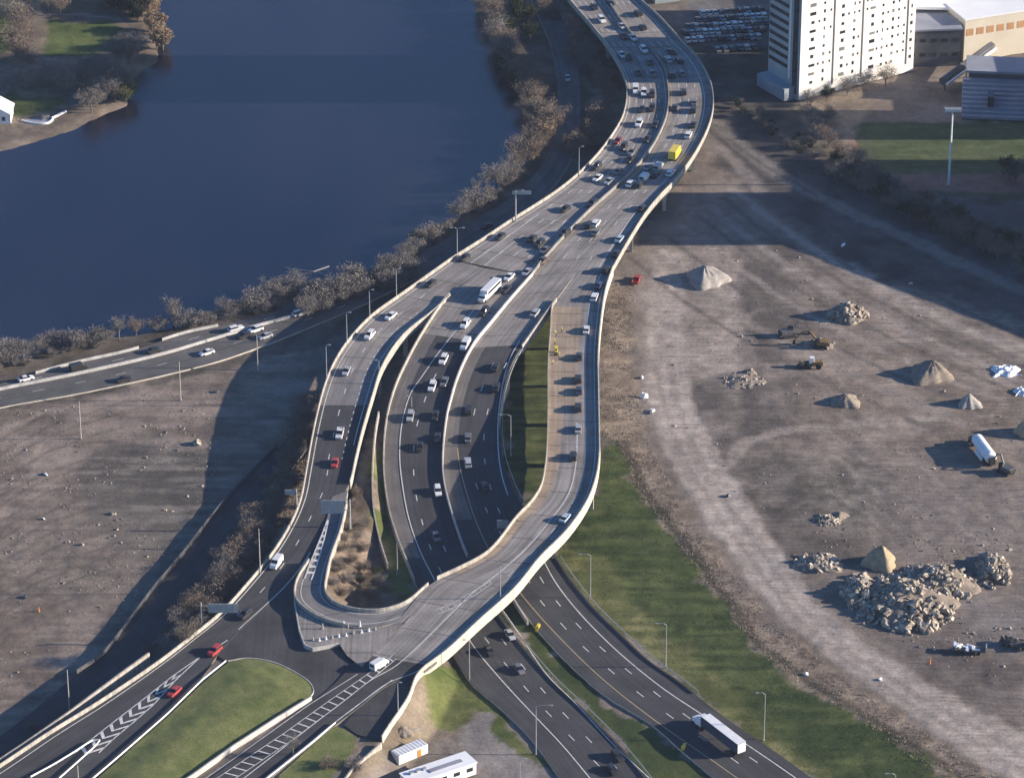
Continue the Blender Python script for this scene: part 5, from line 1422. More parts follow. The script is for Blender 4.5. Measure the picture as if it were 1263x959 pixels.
it += [(214, 402, 10, 'tall'), (168, 414, 6, 'brown'), (5, 452, 9, 'grey'), (22, 447, 8, 'tall'), (512, 300, 5, 'olive')]
grove(it, 'in the riverbank row', 'riverbank trees')
pts, r = along([(365, 392), (400, 380), (440, 368), (480, 352), (515, 338)], 18, 8, 9, 2)
grove([(x, y, r.uniform(5, 8.5), r.choice(['grey', 'grey', 'gshrub'])) for x, y in pts], 'between riverside road and viaduct', 'trees below the viaduct')
# tan and brown crowns on the upper bank
it = [(588, 245, 7, 'tall'), (600, 238, 8, 'tall'), (612, 232, 9, 'grey'), (624, 226, 7, 'grey')]
pts, r = along([(635, 214), (655, 195), (668, 178), (680, 160), (665, 150), (650, 140), (660, 120), (640, 100), (625, 75), (612, 45), (605, 15), (598, -5)], 46, 8, 6, 3)
for x, y in pts: it.append((x, y, r.uniform(6, 10.5), 'tan' if (r.random() < .2 and y > 150) else r.choice(['brown', 'brown', 'dbrown', 'grey'])))
grove(it, 'on the upper riverbank', 'upper riverbank trees', 'y', 'from the near end')
pts, r = along([(715, 190), (735, 170), (748, 150), (752, 130), (745, 112), (735, 95), (720, 80), (712, 60), (690, 30), (672, 5)], 34, 12, 7, 4)
grove([(x, y, r.uniform(3.5, 7), r.choice(['shrub', 'brown', 'dbrown', 'shrub'])) for x, y in pts], 'left of the viaduct deck', 'scrub left of the viaduct', 'y', 'from the near end')
pts, r = along([(625, 110), (640, 80), (630, 40), (645, 10)], 16, 22, 8, 14)
grove([(x, y, r.uniform(6, 9), 'dark') for x, y in pts], 'above the riverside road', 'evergreens by the riverside road', 'y', 'from the near end')
# slope beside the left ramp
pts, r = along([(236, 792), (262, 765), (290, 735), (310, 705), (325, 680), (345, 640)], 56, 13, 12, 5)
grove([(x-15, y-4, r.uniform(4.2, 7.2), r.choice(['brown', 'shrub', 'grey', 'brown'])) for x, y in pts], 'on the slope beside the left ramp', 'trees on the ramp slope', 'y', 'from the near end')
pts, r = along([(338, 640), (350, 605), (362, 570), (374, 530), (385, 500)], 38, 10, 10, 6)
grove([(x, y, r.uniform(3.5, 6.0), r.choice(['shrub', 'gshrub', 'dbrown'])) for x, y in pts], 'beneath the left ramp', 'scrub beneath the left ramp', 'y', 'from the near end')
r = random.Random(8)
grove([(190, 800, 2.5, 'shrub'), (182, 807, 3, 'brown'), (40, 900, 2.5, 'shrub')], 'by the cream wall', 'shrubs by the cream wall', 'y', 'from the near end')
grove([(436, 628, 3.5, 'shrub'), (428, 655, 3, 'shrub'), (440, 668, 3.2, 'dbrown'), (422, 680, 3.6, 'shrub'), (436, 694, 3, 'shrub'), (418, 706, 4, 'shrub'), (446, 650, 2.5, 'gshrub'), (430, 718, 3.5, 'gshrub'), (465, 712, 4, 'dark'), (470, 722, 4, 'dbrown'), (452, 732, 3.5, 'shrub'), (412, 722, 3, 'gshrub'), (425, 735, 3.4, 'shrub'), (448, 680, 3.4, 'shrub'), (430, 640, 3, 'dbrown'), (438, 655, 3.6, 'shrub'), (426, 668, 3.3, 'dbrown'), (460, 738, 3.6, 'dbrown'), (450, 704, 3.8, 'shrub'), (414, 698, 3.0, 'gshrub'), (444, 722, 3.6, 'dark'), (440, 610, 2.6, 'shrub')], 'inside the hairpin ramp', 'shrubs inside the hairpin', 'y', 'from the near end')
# park across the river
pts, r = along([(20, 60), (40, 40), (28, 95), (18, 30), (30, 10), (70, 12), (110, 10), (140, 20)], 20, 10, 9, 9)
it = [(x, y, r.uniform(7, 11), r.choice(['brown', 'grey'])) for x, y in pts]
pts, r = along([(0, 112), (30, 108), (60, 104), (85, 108), (115, 100), (135, 92), (150, 80), (170, 70), (120, 125), (145, 118), (160, 108), (110, 140), (135, 130)], 34, 7, 6, 10)
it += [(x, y, r.uniform(6, 10), r.choice(['grey', 'dbrown', 'brown', 'grey'])) for x, y in pts]
pts, r = along([(178, -6), (184, 15), (190, 35), (196, 52), (199, 66)], 16, 4, 4, 11)
it += [(x, y, r.uniform(7, 10), 'tan') for x, y in pts]
it += [(155, 128, 7, 'olive'), (161, 124, 8, 'olive'), (152, 62, 6, 'grey'), (164, 60, 7, 'grey')]
pts, r = along([(130, 5), (155, 12), (165, 30)], 12, 10, 8, 12)
it += [(x, y, r.uniform(7, 11), 'dark') for x, y in pts]
grove(it, 'in the park across the river', 'park trees')
# slope along the rail strip, dark kinds picked to stand for its shade
pts, r = along([(905, 128), (945, 155), (985, 182), (1030, 210), (1080, 238), (1130, 262), (1180, 285), (1230, 308), (1275, 330)], 120, 12, 11, 13)
grove([(x, y, r.uniform(5, 8.5) if x > 1030 else r.uniform(2, 4), r.choice(['dbrown', 'dark', 'dark', 'dbrown'])) for x, y in pts], 'along the rail strip', 'trees along the rail strip')
grove([(995, 150, 7, 'brown'), (1004, 160, 7, 'grey'), (1012, 172, 8, 'brown'), (1022, 182, 7, 'brown'), (1034, 192, 6, 'brown'), (1020, 150, 6, 'shrub'), (1046, 206, 7, 'brown'), (1058, 202, 6, 'grey'), (1000, 130, 6, 'dbrown'), (1020, 124, 6, 'dark'), (1045, 118, 7, 'dbrown'), (1070, 112, 7, 'dbrown'), (1092, 106, 8, 'brown'), (1245, 222, 10, 'dark'), (1252, 226, 9, 'dbrown')], 'round the sports field', 'trees round the sports field')
plant('tall', P(362, 932, 5.6), 6.5, 'pale bare tree in front of the striped ladder marking', None)
plant('gshrub', P(436, 950, 4.5), 4, 'grey shrub behind the cream wall end at the bottom', None)
plant('shrub', P(405, 948, 5), 4, 'brown shrub between the pale tree and cream wall at the bottom', None)

# dry weeds and rough grass: nobody could count them
def tufts(name, zones, n, h0, h1, w, mat, seed, z=0.0, dens=None):
    r = np.random.default_rng(seed)
    poly = gpoly(zones, z); xs = [p[0] for p in poly]; ys = [p[1] for p in poly]
    x = r.uniform(min(xs), max(xs), n*3); y = r.uniform(min(ys), max(ys), n*3)
    k = in_poly(x, y, poly) & (fbm(x/4, y/4, seed, 3) > (.44 if dens is None else dens))
    x, y = x[k][:n], y[k][:n]
    mb = MB()
    for a, b in zip(x, y):
        zz = gz(a, b)-.05; h = r.uniform(h0, h1); g = r.uniform(0, pi); u = Vector((cos(g)*w, sin(g)*w, 0)); t = Vector((r.normal(0, .25)*h, r.normal(0, .25)*h, h))
        p = Vector((a, b, zz))
        mb.add([p-u, p+u, p+t+u*.4, p+t-u*.4], [(0, 1, 2, 3)])
    o = mb.build(name, mat); o['kind'] = 'stuff'
    return tag(o, None, None)
tufts('dry_weeds', WEED, 26000, .15, .55, .10, M['weeds'], 3, dens=.36)
tufts('dry_weeds', [(392, 470), (385, 560), (372, 630), (338, 690), (300, 735), (230, 800), (215, 760), (262, 690), (290, 640), (330, 560), (360, 500)], 7000, .2, .7, .11, M['weeds'], 4, dens=.36)
tufts('rough_grass', GR, 12000, .1, .3, .09, M['grass_blade'], 5, dens=.42)

# ------------------------------------------------------------------ heaps, rubble, machines in the yard
def heap(name, px, py, rad, h, mat, label, seed, cat='heap', ridges=0, sx=1.0, rz=0.0):
    r = random.Random(seed); v = on_ground(px, py)
    mb = MB(); nr, ns = 14, 40
    top = (r.uniform(-.15, .15)*rad, r.uniform(-.1, .1)*rad)
    for i in range(nr+1):
        t = i/nr
        for k in range(ns):
            g = 2*pi*k/ns
            R = rad*(1+.16*sin(g*3+seed)+.08*sin(g*7+seed*2))*t
            zz = h*(1.1-math.sqrt(t*t*1.0+.03))*(1+.10*sin(g*2+seed*1.7)*t) + (r.uniform(-.035, .035)*h if t < .95 else 0)
            zz = zz if t < .72 else zz*.8+.2*h*(1-t)*.5
            zz += h*.34*(float(fbm(np.array([R*cos(g)/(rad*.5)+seed*9.1]), np.array([R*sin(g)/(rad*.5)+seed*3.3]), seed, 3)[0])-.5)*min(1, 2.2*(1-t))*(.25+t)
            if ridges: zz *= 1-.14*abs(sin(g*ridges))*(t*(1-t)*4)
            if i == nr: zz = -.4
            x, y = (R*cos(g)*sx+top[0]*(1-t)), (R*sin(g)+top[1]*(1-t))
            mb.v.append((x*cos(rz)-y*sin(rz), x*sin(rz)+y*cos(rz), zz))
    for i in range(nr):
        for k in range(ns): mb.face((i*ns+k, (i+1)*ns+k, (i+1)*ns+(k+1) % ns, i*ns+(k+1) % ns))
    o = mb.build(name, mat, smooth_=True); o.location = v
    return tag(o, label, cat)
heap('gravel_heap', 872, 345, 6.2, 4.6, M['gravel_pile'], 'pale ridged gravel heap nearest the viaduct piers', 1, ridges=5)
heap('gravel_heap', 1146, 463, 6.0, 4.8, M['dirt_pile'], 'brown ridged heap left of the white tarpaulin', 2, ridges=6)
heap('gravel_heap', 1196, 499, 3.4, 3.5, M['gravel_pile'], 'small pale cone heap below the brown ridged heap', 3)
heap('soil_heap', 1044, 496, 4.2, 2.6, M['dirt_pile'], 'low earth heap in the middle of the yard', 4)
heap('sand_heap', 1086, 695, 4.4, 5.4, M['sand_pile'], 'steep tan sand heap behind the rubble', 5)
heap('sand_heap', 1268, 534, 3.6, 5.0, M['sand_pile'], 'yellowish sand heap cut by the right edge of the yard', 6)
heap('soil_heap', 1036, 636, 2.2, 1.2, M['dirt_pile'], 'small earth mound on the mottled ground above the sand heap', 7)
def rock(r, s):
    """an irregular broken block"""
    mb = MB(); pts = []
    n = r.choice([5, 6, 7])
    d = (r.uniform(.6, 1.5)*s, r.uniform(.5, 1.2)*s, r.uniform(.25, .8)*s)
    for zz, q in ((-.5, 1.0), (.5, r.uniform(.55, .95))):
        for k in range(n):
            g = 2*pi*k/n+r.uniform(-.3, .3); m_ = r.uniform(.75, 1.1)
            pts.append(Vector((cos(g)*d[0]*q*m_*.6, sin(g)*d[1]*q*m_*.6, zz*d[2]*r.uniform(.8, 1.2))))
    rot = Matrix.Rotation(r.uniform(-.9, .9), 3, 'X') @ Matrix.Rotation(r.uniform(-.9, .9), 3, 'Y') @ Matrix.Rotation(r.uniform(0, 6.28), 3, 'Z')
    pts = [rot @ p for p in pts]
    return pts, [tuple(range(n))[::-1], tuple(range(n, 2*n))]+[(k, (k+1) % n, (k+1) % n+n, k+n) for k in range(n)]
def rubble_heap(px, py, rx, ry, h, n, s0, s1, seed, label, name='rubble_heap', base=True):
    r = random.Random(seed); v = on_ground(px, py); mb = MB()
    for i in range(n):
        a, t = r.uniform(0, 2*pi), r.random()**.68
        x, y = cos(a)*t*rx, sin(a)*t*ry
        z = h*max(0, 1-t**1.4)*r.uniform(.55, 1.05)
        p, f = rock(r, r.uniform(s0, s1)); c = Vector((x, y, z))
        mb.add([q+c for q in p], f)
    o = mb.build('rubble' if False else name, M['rubble']); o.location = v
    tag(o, label, 'rubble')
    if base:
        hb = heap('heap_core', px, py, min(rx, ry)*.98, h*.98, M['dirt_pile'], None, seed, sx=rx/min(rx, ry))
        hb.location = (0, 0, 0); hb.parent = o
        for k_ in ('label', 'category'):
            if k_ in hb: del hb[k_]
    return o
rubble_heap(1118, 745, 12, 14.5, 4.8, 520, .5, 2.4, 1, 'largest jumbled heap of broken concrete in the yard')
rubble_heap(1155, 720, 10, 10, 4.2, 300, .5, 2.3, 2, 'broken concrete heap joined to the right of the largest rubble heap')
rubble_heap(1225, 705, 4.5, 9, 4.0, 150, .5, 2.0, 3, 'narrow rubble ridge standing clear at the right of the heaps')
rubble_heap(1010, 695, 7, 5, 1.6, 90, .5, 1.9, 4, 'low scatter of broken slabs left of the sand heap')
rubble_heap(1062, 733, 5, 10, 3.0, 200, .5, 2.3, 5, 'rubble spill between scattered slabs and the largest heap')
rubble_heap(1046, 390, 6, 5, 4.4, 130, .5, 1.8, 6, 'dark rubble heap alone in the upper yard')
rubble_heap(1020, 642, 3.5, 3, 1.0, 70, .4, 1.2, 7, 'small debris patch above the sand heap')
rubble_heap(917, 470, 6, 5, .9, 90, .35, 1.0, 8, 'flat pale scatter of debris on the haul yard')
rubble_heap(925, 460, 2, 2, 1.2, 25, .3, 1.0, 9, 'small dark debris clump beside the pale scatter')
rubble_heap(1010, 425, 4.5, 3, 1.6, 50, .3, 1.2, 10, 'brown debris heap under the excavator boom')
def loose(px, py, s, seed, label, mat='rubble'):
    r = random.Random(seed); v = on_ground(px, py); p, f = rock(r, s); mb = MB(); mb.add(p, f)
    o = mb.build('broken_block', M[mat]); o.location = (v.x, v.y, v.z+s*.2); return tag(o, label, 'block')
for k, (x, y, s, l, mt) in enumerate([(792, 466, 1.2, 'upper pale block at the haul road edge', 'tarp'), (794, 490, 2.2, 'large white block at the haul road edge', 'tarp'), (805, 507, 1.8, 'white block lowest along the haul road edge', 'tarp'), (802, 510, 1.2, 'dark rock touching the lowest white block', 'dark_steel'),
        (994, 832, 1.3, 'lone white block on the mown slope', 'tarp'), (1086, 838, 1.2, 'white block at the haul road lower edge', 'tarp'), (833, 525, .8, 'grey stone on the haul road', 'rubble'), (1040, 303, 1.6, 'pale block at the tip of the tower shadow', 'tarp'), (1123, 350, 1.6, 'pale block in the rail strip shade', 'rubble'), (56, 585, 1.4, 'white block in the upper brown field', 'tarp'), (54, 640, 1.2, 'white block in the middle of brown field', 'tarp'), (140, 634, 1.3, 'grey block by the dark field patch', 'rubble'), (102, 672, 1.2, 'grey block low in the brown field', 'rubble'), (243, 548, 2.2, 'pale block by the shaded edge of the brown field', 'rubble'), (267, 484, 1.4, 'dark block near the riverside road pole', 'dark_steel'), (31, 737, 1.4, 'dark block beside the red barrel in the field', 'dark_steel'), (898, 612, 2.0, 'dark lump by the round dark patch', 'dark_steel')]):
    loose(x, y, s, k, l, mt)

def tarp(px, py, w, d, h, seed, label):
    r = random.Random(seed); v = on_ground(px, py); mb = MB(); nx, ny = 14, 8
    for j in range(ny+1):
        for i in range(nx+1):
            u, w_ = i/nx-.5, j/ny-.5; e = max(abs(u), abs(w_))*2
            mb.v.append((u*w*(1+.2*sin(j*1.3+seed)), w_*d*(1+.2*sin(i*.9+seed)), h*max(0, 1-e**2)*(.6+.4*sin(i*1.1+seed)*cos(j*1.7))+r.uniform(0, .12)-(.25 if e > .98 else 0)))
    for j in range(ny):
        for i in range(nx): mb.face((j*(nx+1)+i, j*(nx+1)+i+1, (j+1)*(nx+1)+i+1, (j+1)*(nx+1)+i))
    o = mb.build('tarpaulin_heap', M['tarp']); o.location = v; return tag(o, label, 'tarpaulin')
tarp(1241, 458, 8, 7, 1.6, 1, 'crumpled bright white tarpaulin on the upper right of the yard')
tarp(1262, 483, 5, 5, 1.4, 2, 'smaller white tarpaulin cut by the right edge')
def excavator(px, py, rz, label, col='machine', reach=6.0):
    v = on_ground(px, py); r = empty('excavator', v, rz, label=label, cat='excavator')
    for s in (-1, 1):
        mb = MB(); mb.prism([(-2.0, .15), (-1.6, 0), (1.6, 0), (2.0, .15), (2.1, .5), (1.7, .9), (-1.7, .9), (-2.1, .5)], s*1.15-.3, s*1.15+.3); mb.build('track', M['chassis'], r)
    mb = MB(); mb.box((-.7, 0, 1.6), (3.4, 2.5, 1.2)); mb.build('engine_house', M[col], r, bevel=.08)
    mb = MB(); mb.box((-2.3, 0, 1.5), (.7, 2.4, 1.0)); mb.build('counterweight', M['chassis'], r, bevel=.1)
    mb = MB(); mb.box((.9, .75, 2.0), (1.5, 1.0, 1.9), top=.85); mb.build('cab', M['glass'], r, bevel=.05)
    mb = MB(); mb.tube([(.9, -.4, 1.7), (reach*.45, -.4, 4.6), (reach*.75, -.4, 4.0)], [.32, .3, .25], 4); mb.build('boom', M[col], r)
    mb = MB(); mb.tube([(reach*.72, -.4, 4.2), (reach, -.4, 1.2)], [.25, .18], 4); mb.build('stick', M[col], r)
    mb = MB(); mb.box((reach+.1, -.4, .7), (1.0, 1.2, .9), top=.7); mb.build('bucket', M['chassis'], r)
    return r
def loader(px, py, rz, label, cabmat):
    v = on_ground(px, py); r = empty('wheel_loader', v, rz, label=label, cat='loader')
    mb = MB(); mb.box((-1.2, 0, 1.5), (3.0, 1.9, 1.2)); mb.build('engine_house', M['machine'], r, bevel=.1)
    mb = MB(); mb.box((.5, 0, 2.4), (1.5, 1.5, 1.7), top=.85); mb.build('cab', cabmat, r, bevel=.06)
    mb = MB(); mb.box((1.4, 0, 1.0), (2.2, 1.0, .8)); mb.build('front_frame', M['chassis'], r)
    for s in (-1, 1):
        mb = MB(); mb.tube([(1.0, s*.5, 1.7), (2.6, s*.5, 1.6), (3.6, s*.5, .7)], .16, 4); mb.build('lift_arm', M['machine'], r)
        for x in (-1.4, 1.6):
            o = bpy.data.objects.new('wheel', WHT); COL.objects.link(o); o.parent = r; o.location = (x, s*1.1, .75); o.scale = (1.5, 1.2, 1.5)
    mb = MB(); mb.prism([(3.4, .2), (4.5, .1), (4.6, .25), (3.9, .45), (3.8, 1.3), (3.5, 1.3)], -1.35, 1.35); mb.build('bucket', M['chassis'], r)
    return r
excavator(972, 415, .3, 'dark excavator with its boom low beside the brown debris heap', 'dark_steel', 6.5)
excavator(1012, 428, pi-.2, 'ochre excavator with raised boom over the brown debris heap', 'machine', 7.5)
loader(1003, 453, pi, 'wheel loader with a pale cab below the excavators', M['white_paint'])
excavator(1240, 583, 2.3, 'dark excavator at the tail of the white tank lorry', 'dark_steel', 5.0)
# white tank lorry
v = on_ground(1211, 560); hd = P(1193, 538)-P(1228, 585); rz = math.atan2(hd.y, hd.x)
r = empty('tank_lorry', v, rz, label='white rounded tank lorry parked between the sand heap and rubble', cat='lorry')
mb = MB(); mb.tube([(-7.0, 0, 2.5), (-6.6, 0, 2.5), (4.0, 0, 2.5), (4.4, 0, 2.5)], [1.2, 1.65, 1.65, 1.2], 18); mb.build('tank', M['tarp'], r, smooth_=False)
mb = MB(); mb.box((-1.3, 0, .95), (11.4, 1.1, .35)); mb.build('chassis', M['chassis'], r)
mb = MB(); mb.box((-2.2, 1.75, 1.1), (4.4, .5, 1.1)); mb.build('side_locker', M['tarp'], r)
mb = MB(); mb.box((-2.2, -1.75, 1.1), (4.4, .5, 1.1)); mb.build('side_locker', M['tarp'], r)
mb = loft([(4.8, 1.15, 1.05, .7, 3.0), (6.3, 1.15, 1.02, .7, 2.9), (6.7, 1.1, 1.0, .7, 1.9), (8.0, 1.0, .9, .75, 1.7)]); mb.build('cab', M['dark_steel'], r)
mb = MB(); mb.box((-7.6, 0, 1.9), (1.0, 1.6, 1.6)); mb.build('pump', M['chassis'], r)
for x in (-5.6, -4.3, 4.9, 7.0):
    for s in (-1, 1):
        o = bpy.data.objects.new('wheel', WHT); COL.objects.link(o); o.parent = r; o.location = (x, s*1.0, .5)
# flat trailers with scrap at the lower right
def flatbed(px, py, rz, label, seed):
    rr = random.Random(seed); v = on_ground(px, py); r = empty('scrap_trailer', v, rz, label=label, cat='trailer')
    mb = MB(); mb.box((0, 0, 1.0), (8, 2.3, .3)); mb.build('bed', M['dark_steel'], r)
    for x in (-2.6, -1.4, 2.4):
        for s in (-1, 1):
            o = bpy.data.objects.new('wheel', WHT); COL.objects.link(o); o.parent = r; o.location = (x, s*.9, .5)
    mb = MB(); mb.box((4.2, 0, 1.6), (.25, 2.2, 1.5)); mb.build('headboard', M['steel'], r)
    mb = MB()
    for k in range(14):
        x, y = rr.uniform(-3.6, 3.2), rr.uniform(-.8, .8); mb.box((x, y, 1.35+rr.random()*.5), (rr.uniform(.4, 2.2), rr.uniform(.2, .7), rr.uniform(.15, .5)), rr.uniform(0, 3))
    mb.build('scrap', M['tarp'] if seed == 1 else M['chassis'], r)
    return r
flatbed(1195, 804, -.15, 'flat trailer loaded with pale scrap below the rubble', 1)
flatbed(1252, 797, -.4, 'dark scrap trailer cut by the right edge below the rubble', 2)
# red and white pick-up by the viaduct foot
make_vehicle('pickup', 'red', on_ground(785, 347), 1.35, label='red pickup truck parked on the weeds beside the viaduct', cat='truck', name='pickup_truck')
def cone(px, py, label, z=None, mat='orange', h=1.0, name='traffic_cone'):
    v = on_ground(px, py) if z is None else P(px, py, z)
    mb = MB(); mb.box((0, 0, .04), (.55, .55, .08)); mb.tube([(0, 0, .08), (0, 0, h*.55), (0, 0, h*.56), (0, 0, h*.75), (0, 0, h)], [.22, .14, .14, .1, .05], 10)
    o = mb.build(name, M[mat]); o.location = v; return tag(o, label, 'cone')
cone(1147, 818, 'lone orange cone on the bare ground below the rubble', h=1.8)
cone(48, 754, 'red orange barrel marker in the brown field', h=1.5, name='barrel_marker')

def stones(name, zones, n, s0, s1, mat, seed, label=None):
    r = random.Random(seed); g = np.random.default_rng(seed)
    poly = gpoly(zones); xs = [p[0] for p in poly]; ys = [p[1] for p in poly]
    x = g.uniform(min(xs), max(xs), n*4); y = g.uniform(min(ys), max(ys), n*4)
    k = in_poly(x, y, poly) & (fbm(x/9, y/9, seed, 3) > .5)
    mb = MB()
    for a, b in zip(x[k][:n], y[k][:n]):
        p, f = rock(r, r.uniform(s0, s1) if r.random() > .06 else s1*1.6); c = Vector((a, b, gz(a, b)+.05)); mb.add([q+c for q in p], f)
    o = mb.build(name, mat); o['kind'] = 'stuff'; return o
stones('gravel', [(800, 300), (1000, 300), (1263, 430), (1263, 880), (1060, 790), (900, 600), (830, 500)], 700, .12, .4, M['rubble'], 31)
stones('gravel', [(0, 510), (200, 480), (300, 450), (270, 600), (180, 720), (0, 860)], 600, .12, .45, M['rubble'], 32)
stones('gravel', [(960, 640), (1263, 660), (1263, 830), (1100, 790), (1000, 730)], 220, .15, .6, M['rubble'], 33)

# ------------------------------------------------------------------ lamp posts, signs, small street furniture
def lamp(px, yb, yt, arm, label, z=None, cat='street lamp', double=False, name='street_lamp', mat='steel'):
    v = P(px, yb, z) if z is not None else on_ground(px, yb)
    s = ppm(yb); h = (yb-yt)/(s*.87)
    r = empty(name, v, label=label, cat=cat)
    mb = MB(); mb.tube([(0, 0, -.3), (0, 0, h*.5), (0, 0, h)], [.16, .13, .09], 7); mb.build('pole', M[mat], r)
    mb = MB(); mb.box((0, 0, .15), (.5, .5, .3)); mb.build('base', M['pier'], r)
    if arm:
        for d in ((-1, 1) if double else (1,)):
            L = arm/s*d
            mb = MB(); mb.tube([(0, 0, h-.15), (L*.3, 0, h+.35), (L, 0, h+.4)], [.07, .06, .05], 6); mb.build('arm', M[mat], r)
            mb = MB(); mb.box((L*1.05, 0, h+.36), (.85, .34, .18), top=.8); mb.build('lamp_head', M[mat], r)
    return r
LAMPS = [(728, 739, 684, -12, 'grey lamp post nearest the overpass on the mown slope'), (821, 824, 769, -11, 'grey lamp post in the middle of the mown slope edge'), (942, 913, 854, -10, 'grey lamp post beside the articulated lorry'), (1102, 1004, 953, -10, 'lamp post rising from the bottom edge on the mown slope'),
         (661, 930, 869, 18, 'lamp post on the left verge of the lower highway with arm over the lanes'), (579, 840, 789, -6, 'lamp post standing just in front of the overpass parapet'), (641, 985, 935, 6, 'short lamp post at the bottom by the grey access path'),
         (630, 562, 513, -12, 'lamp post in the grass pocket under the right ramp'), (490, 708, 669, 17, 'lamp post on the left verge of the descending roadway in the hairpin'), (468, 490, 446, -4, 'pale pole in the gap beside the left ramp'), (508, 520, 490, -4, 'short pole under the fork of the left ramp') ]
for px, yb, yt, arm, lb in LAMPS: lamp(px, yb, yt, arm, lb)
for px, yb, yt, arm, dbl, lb in [(714, 217, 184, 4, False, 'lamp post on the viaduct edge farthest from the camera'), (636, 273, 238, 8, False, 'lamp post on the viaduct edge facing the tan trees'), (564, 320, 284, 7, True, 'double armed lamp post on the viaduct edge'), (489, 368, 334, 4, False, 'lamp post where the left ramp leaves the viaduct'), (456, 393, 360, 4, False, 'lamp post beside the first white car on the left ramp'), (428, 425, 388, 4, False, 'lamp post near the silver car on the left ramp'), (403, 470, 428, 4, False, 'lamp post above the pale roadside scrub on the left ramp')]:
    lamp(px, yb, yt, arm, lb, z=(zU(yb) if px > 560 else zA(yb)), double=dbl)
lamp(617, 738, 697, 3, 'lamp post on the overpass parapet above the lower highway', z=7.2)
lamp(491, 882, 842, 3, 'lamp post at the end of the overpass parapet', z=6.0)
for px, yb, yt, lb in [(100, 541, 495, 'wooden pole in the upper left of the brown field'), (223, 494, 447, 'wooden pole in the middle of the brown field edge'), (318, 456, 414, 'wooden pole at the edge of the ramp shadow'), (86, 880, 824, 'grey pole behind the cream wall at bottom left'), (321, 708, 652, 'pale pole among the trees on the ramp slope'), (98, 985, 942, 'pole rising from the gore at the bottom left corner')]:
    lamp(px, yb, yt, 0, lb, cat='pole', name='utility_pole', mat='pier')
# floodlight of the sports field
v = on_ground(1170, 228); r = empty('floodlight_mast', v, label='tall pale floodlight mast in front of the sports field', cat='floodlight'); h = 84/(3.8*.89)
mb = MB(); mb.tube([(0, 0, -.4), (0, 0, h)], [.42, .22], 8); mb.build('pole', M['white_paint'], r)
mb = MB(); mb.box((0, 0, h+.3), (5.4, .5, 1.6)); fr = mb.build('lamp_bank', M['steel'], r)
for k in range(8):
    mb = MB(); mb.box((-2.1+.6*(k % 8), -.35, h+.3), (.45, .3, .9)); mb.build('lamp', M['white_paint'], fr)
# sign boards seen from behind, on their gantries
def gantry(px0, py0, px1, py1, bh, postpx, posty, zg, label):
    """a sign board between two photo positions (its upper edge) with a cantilever post"""
    base = P(postpx, posty, zg); r = empty('sign_gantry', base, label=label, cat='sign')
    s = ppm(posty); Wd = (px1-px0)/s
    # the board stands across the road at the post's distance; its height above ground follows from the picture
    zt = zg + (posty-(py0+py1)/2)/(s*.87)
    x0 = (px0-postpx)/s; x1 = (px1-postpx)/s; hb = bh/(s*.87)
    mb = MB(); mb.box(((x0+x1)/2, 0, zt-zg-hb/2), (Wd, .15, hb)); b_ = mb.build('sign_board', M['sign_back'], r)
    for k in range(4):
        mb = MB(); mb.box((x0+Wd*(k+.5)/4, -.13, zt-zg-hb/2), (.1, .1, hb)); mb.build('stiffener', M['steel'], b_)
    mb = MB(); mb.tube([(0, 0, -.4), (0, 0, zt-zg+.2)], [.26, .2], 8); mb.build('post', M['steel'], r)
    far_ = x0 if abs(x0) > abs(x1) else x1
    mb = MB()
    for dz in (.25, .75): mb.tube([(0, .2, zt-zg-hb*dz), (far_, .2, zt-zg-hb*dz)], .09, 5)
    mb.build('cantilever_arm', M['steel'], r)
    return r
gantry(397, 617, 425, 617, 16, 432, 650, 6.2, 'grey backed sign board on a post inside the hairpin ramp')
gantry(258, 740, 294, 748, 11, 249, 774, 4.5, 'long grey backed sign board over the left ramp edge above a car')
gantry(352, 604, 366, 604, 6, 366, 626, 6.5, 'small grey sign on the outer parapet of the left ramp')
gantry(613, 641, 627, 641, 10, 640, 670, .2, 'blue grey sign board close under the overpass parapet')
gantry(632, 237, 655, 238, 4, 636, 273, 8, 'slim sign arm on the viaduct edge lamp')
def attenuator(px, py, label):
    v = on_ground(px, py, .1); r = empty('crash_cushion', v, label=label, cat='crash cushion')
    mb = MB()
    for k in range(3): mb.tube([(.25*k, .9*k, 0), (.25*k, .9*k, 1.0)], .42, 10)
    mb.build('barrel', M['yellow'], r)
    mb = MB(); mb.box((0, -.45, 1.25), (.9, .08, 1.0)); mb.build('marker_board', M['yellow'], r)
    return r
attenuator(662, 778, 'yellow crash cushion on the grass median near the overpass')
attenuator(842, 926, 'yellow crash cushion on the grass median beside the lorry shadow')
tag(barrier([P(632, 738, .1), P(640, 752, .1), P(651, 769, .1)], 'short white barrier block leading to the yellow crash cushion', base=-.3, h=.9), None, None)

# hairpin apron: barrels and posts
bp_ = [(398, 775), (424, 772), (444, 772), (386, 789), (394, 790), (402, 788), (410, 787), (418, 785), (427, 784), (436, 781), (446, 780), (455, 778), (463, 776)]
for k, (x, y) in enumerate(bp_):
    mb = MB(); mb.tube([(0, 0, 0), (0, 0, .35), (0, 0, .36), (0, 0, .85 if k > 2 else 1.5)], [.22, .2, .18, .16], 10); mb.box((0, 0, .04), (.7, .7, .08))
    o = mb.build('traffic_barrel', M['white_paint'] if k % 3 else M['parapet']); o.location = P(x, y, 6.95)
    tag(o, '%s white traffic barrel, %s from the left on the hairpin apron' % ('tall' if k < 3 else 'short', ordw(k+1 if k < 3 else k-2)), 'barrel', 'traffic barrels on the hairpin apron')

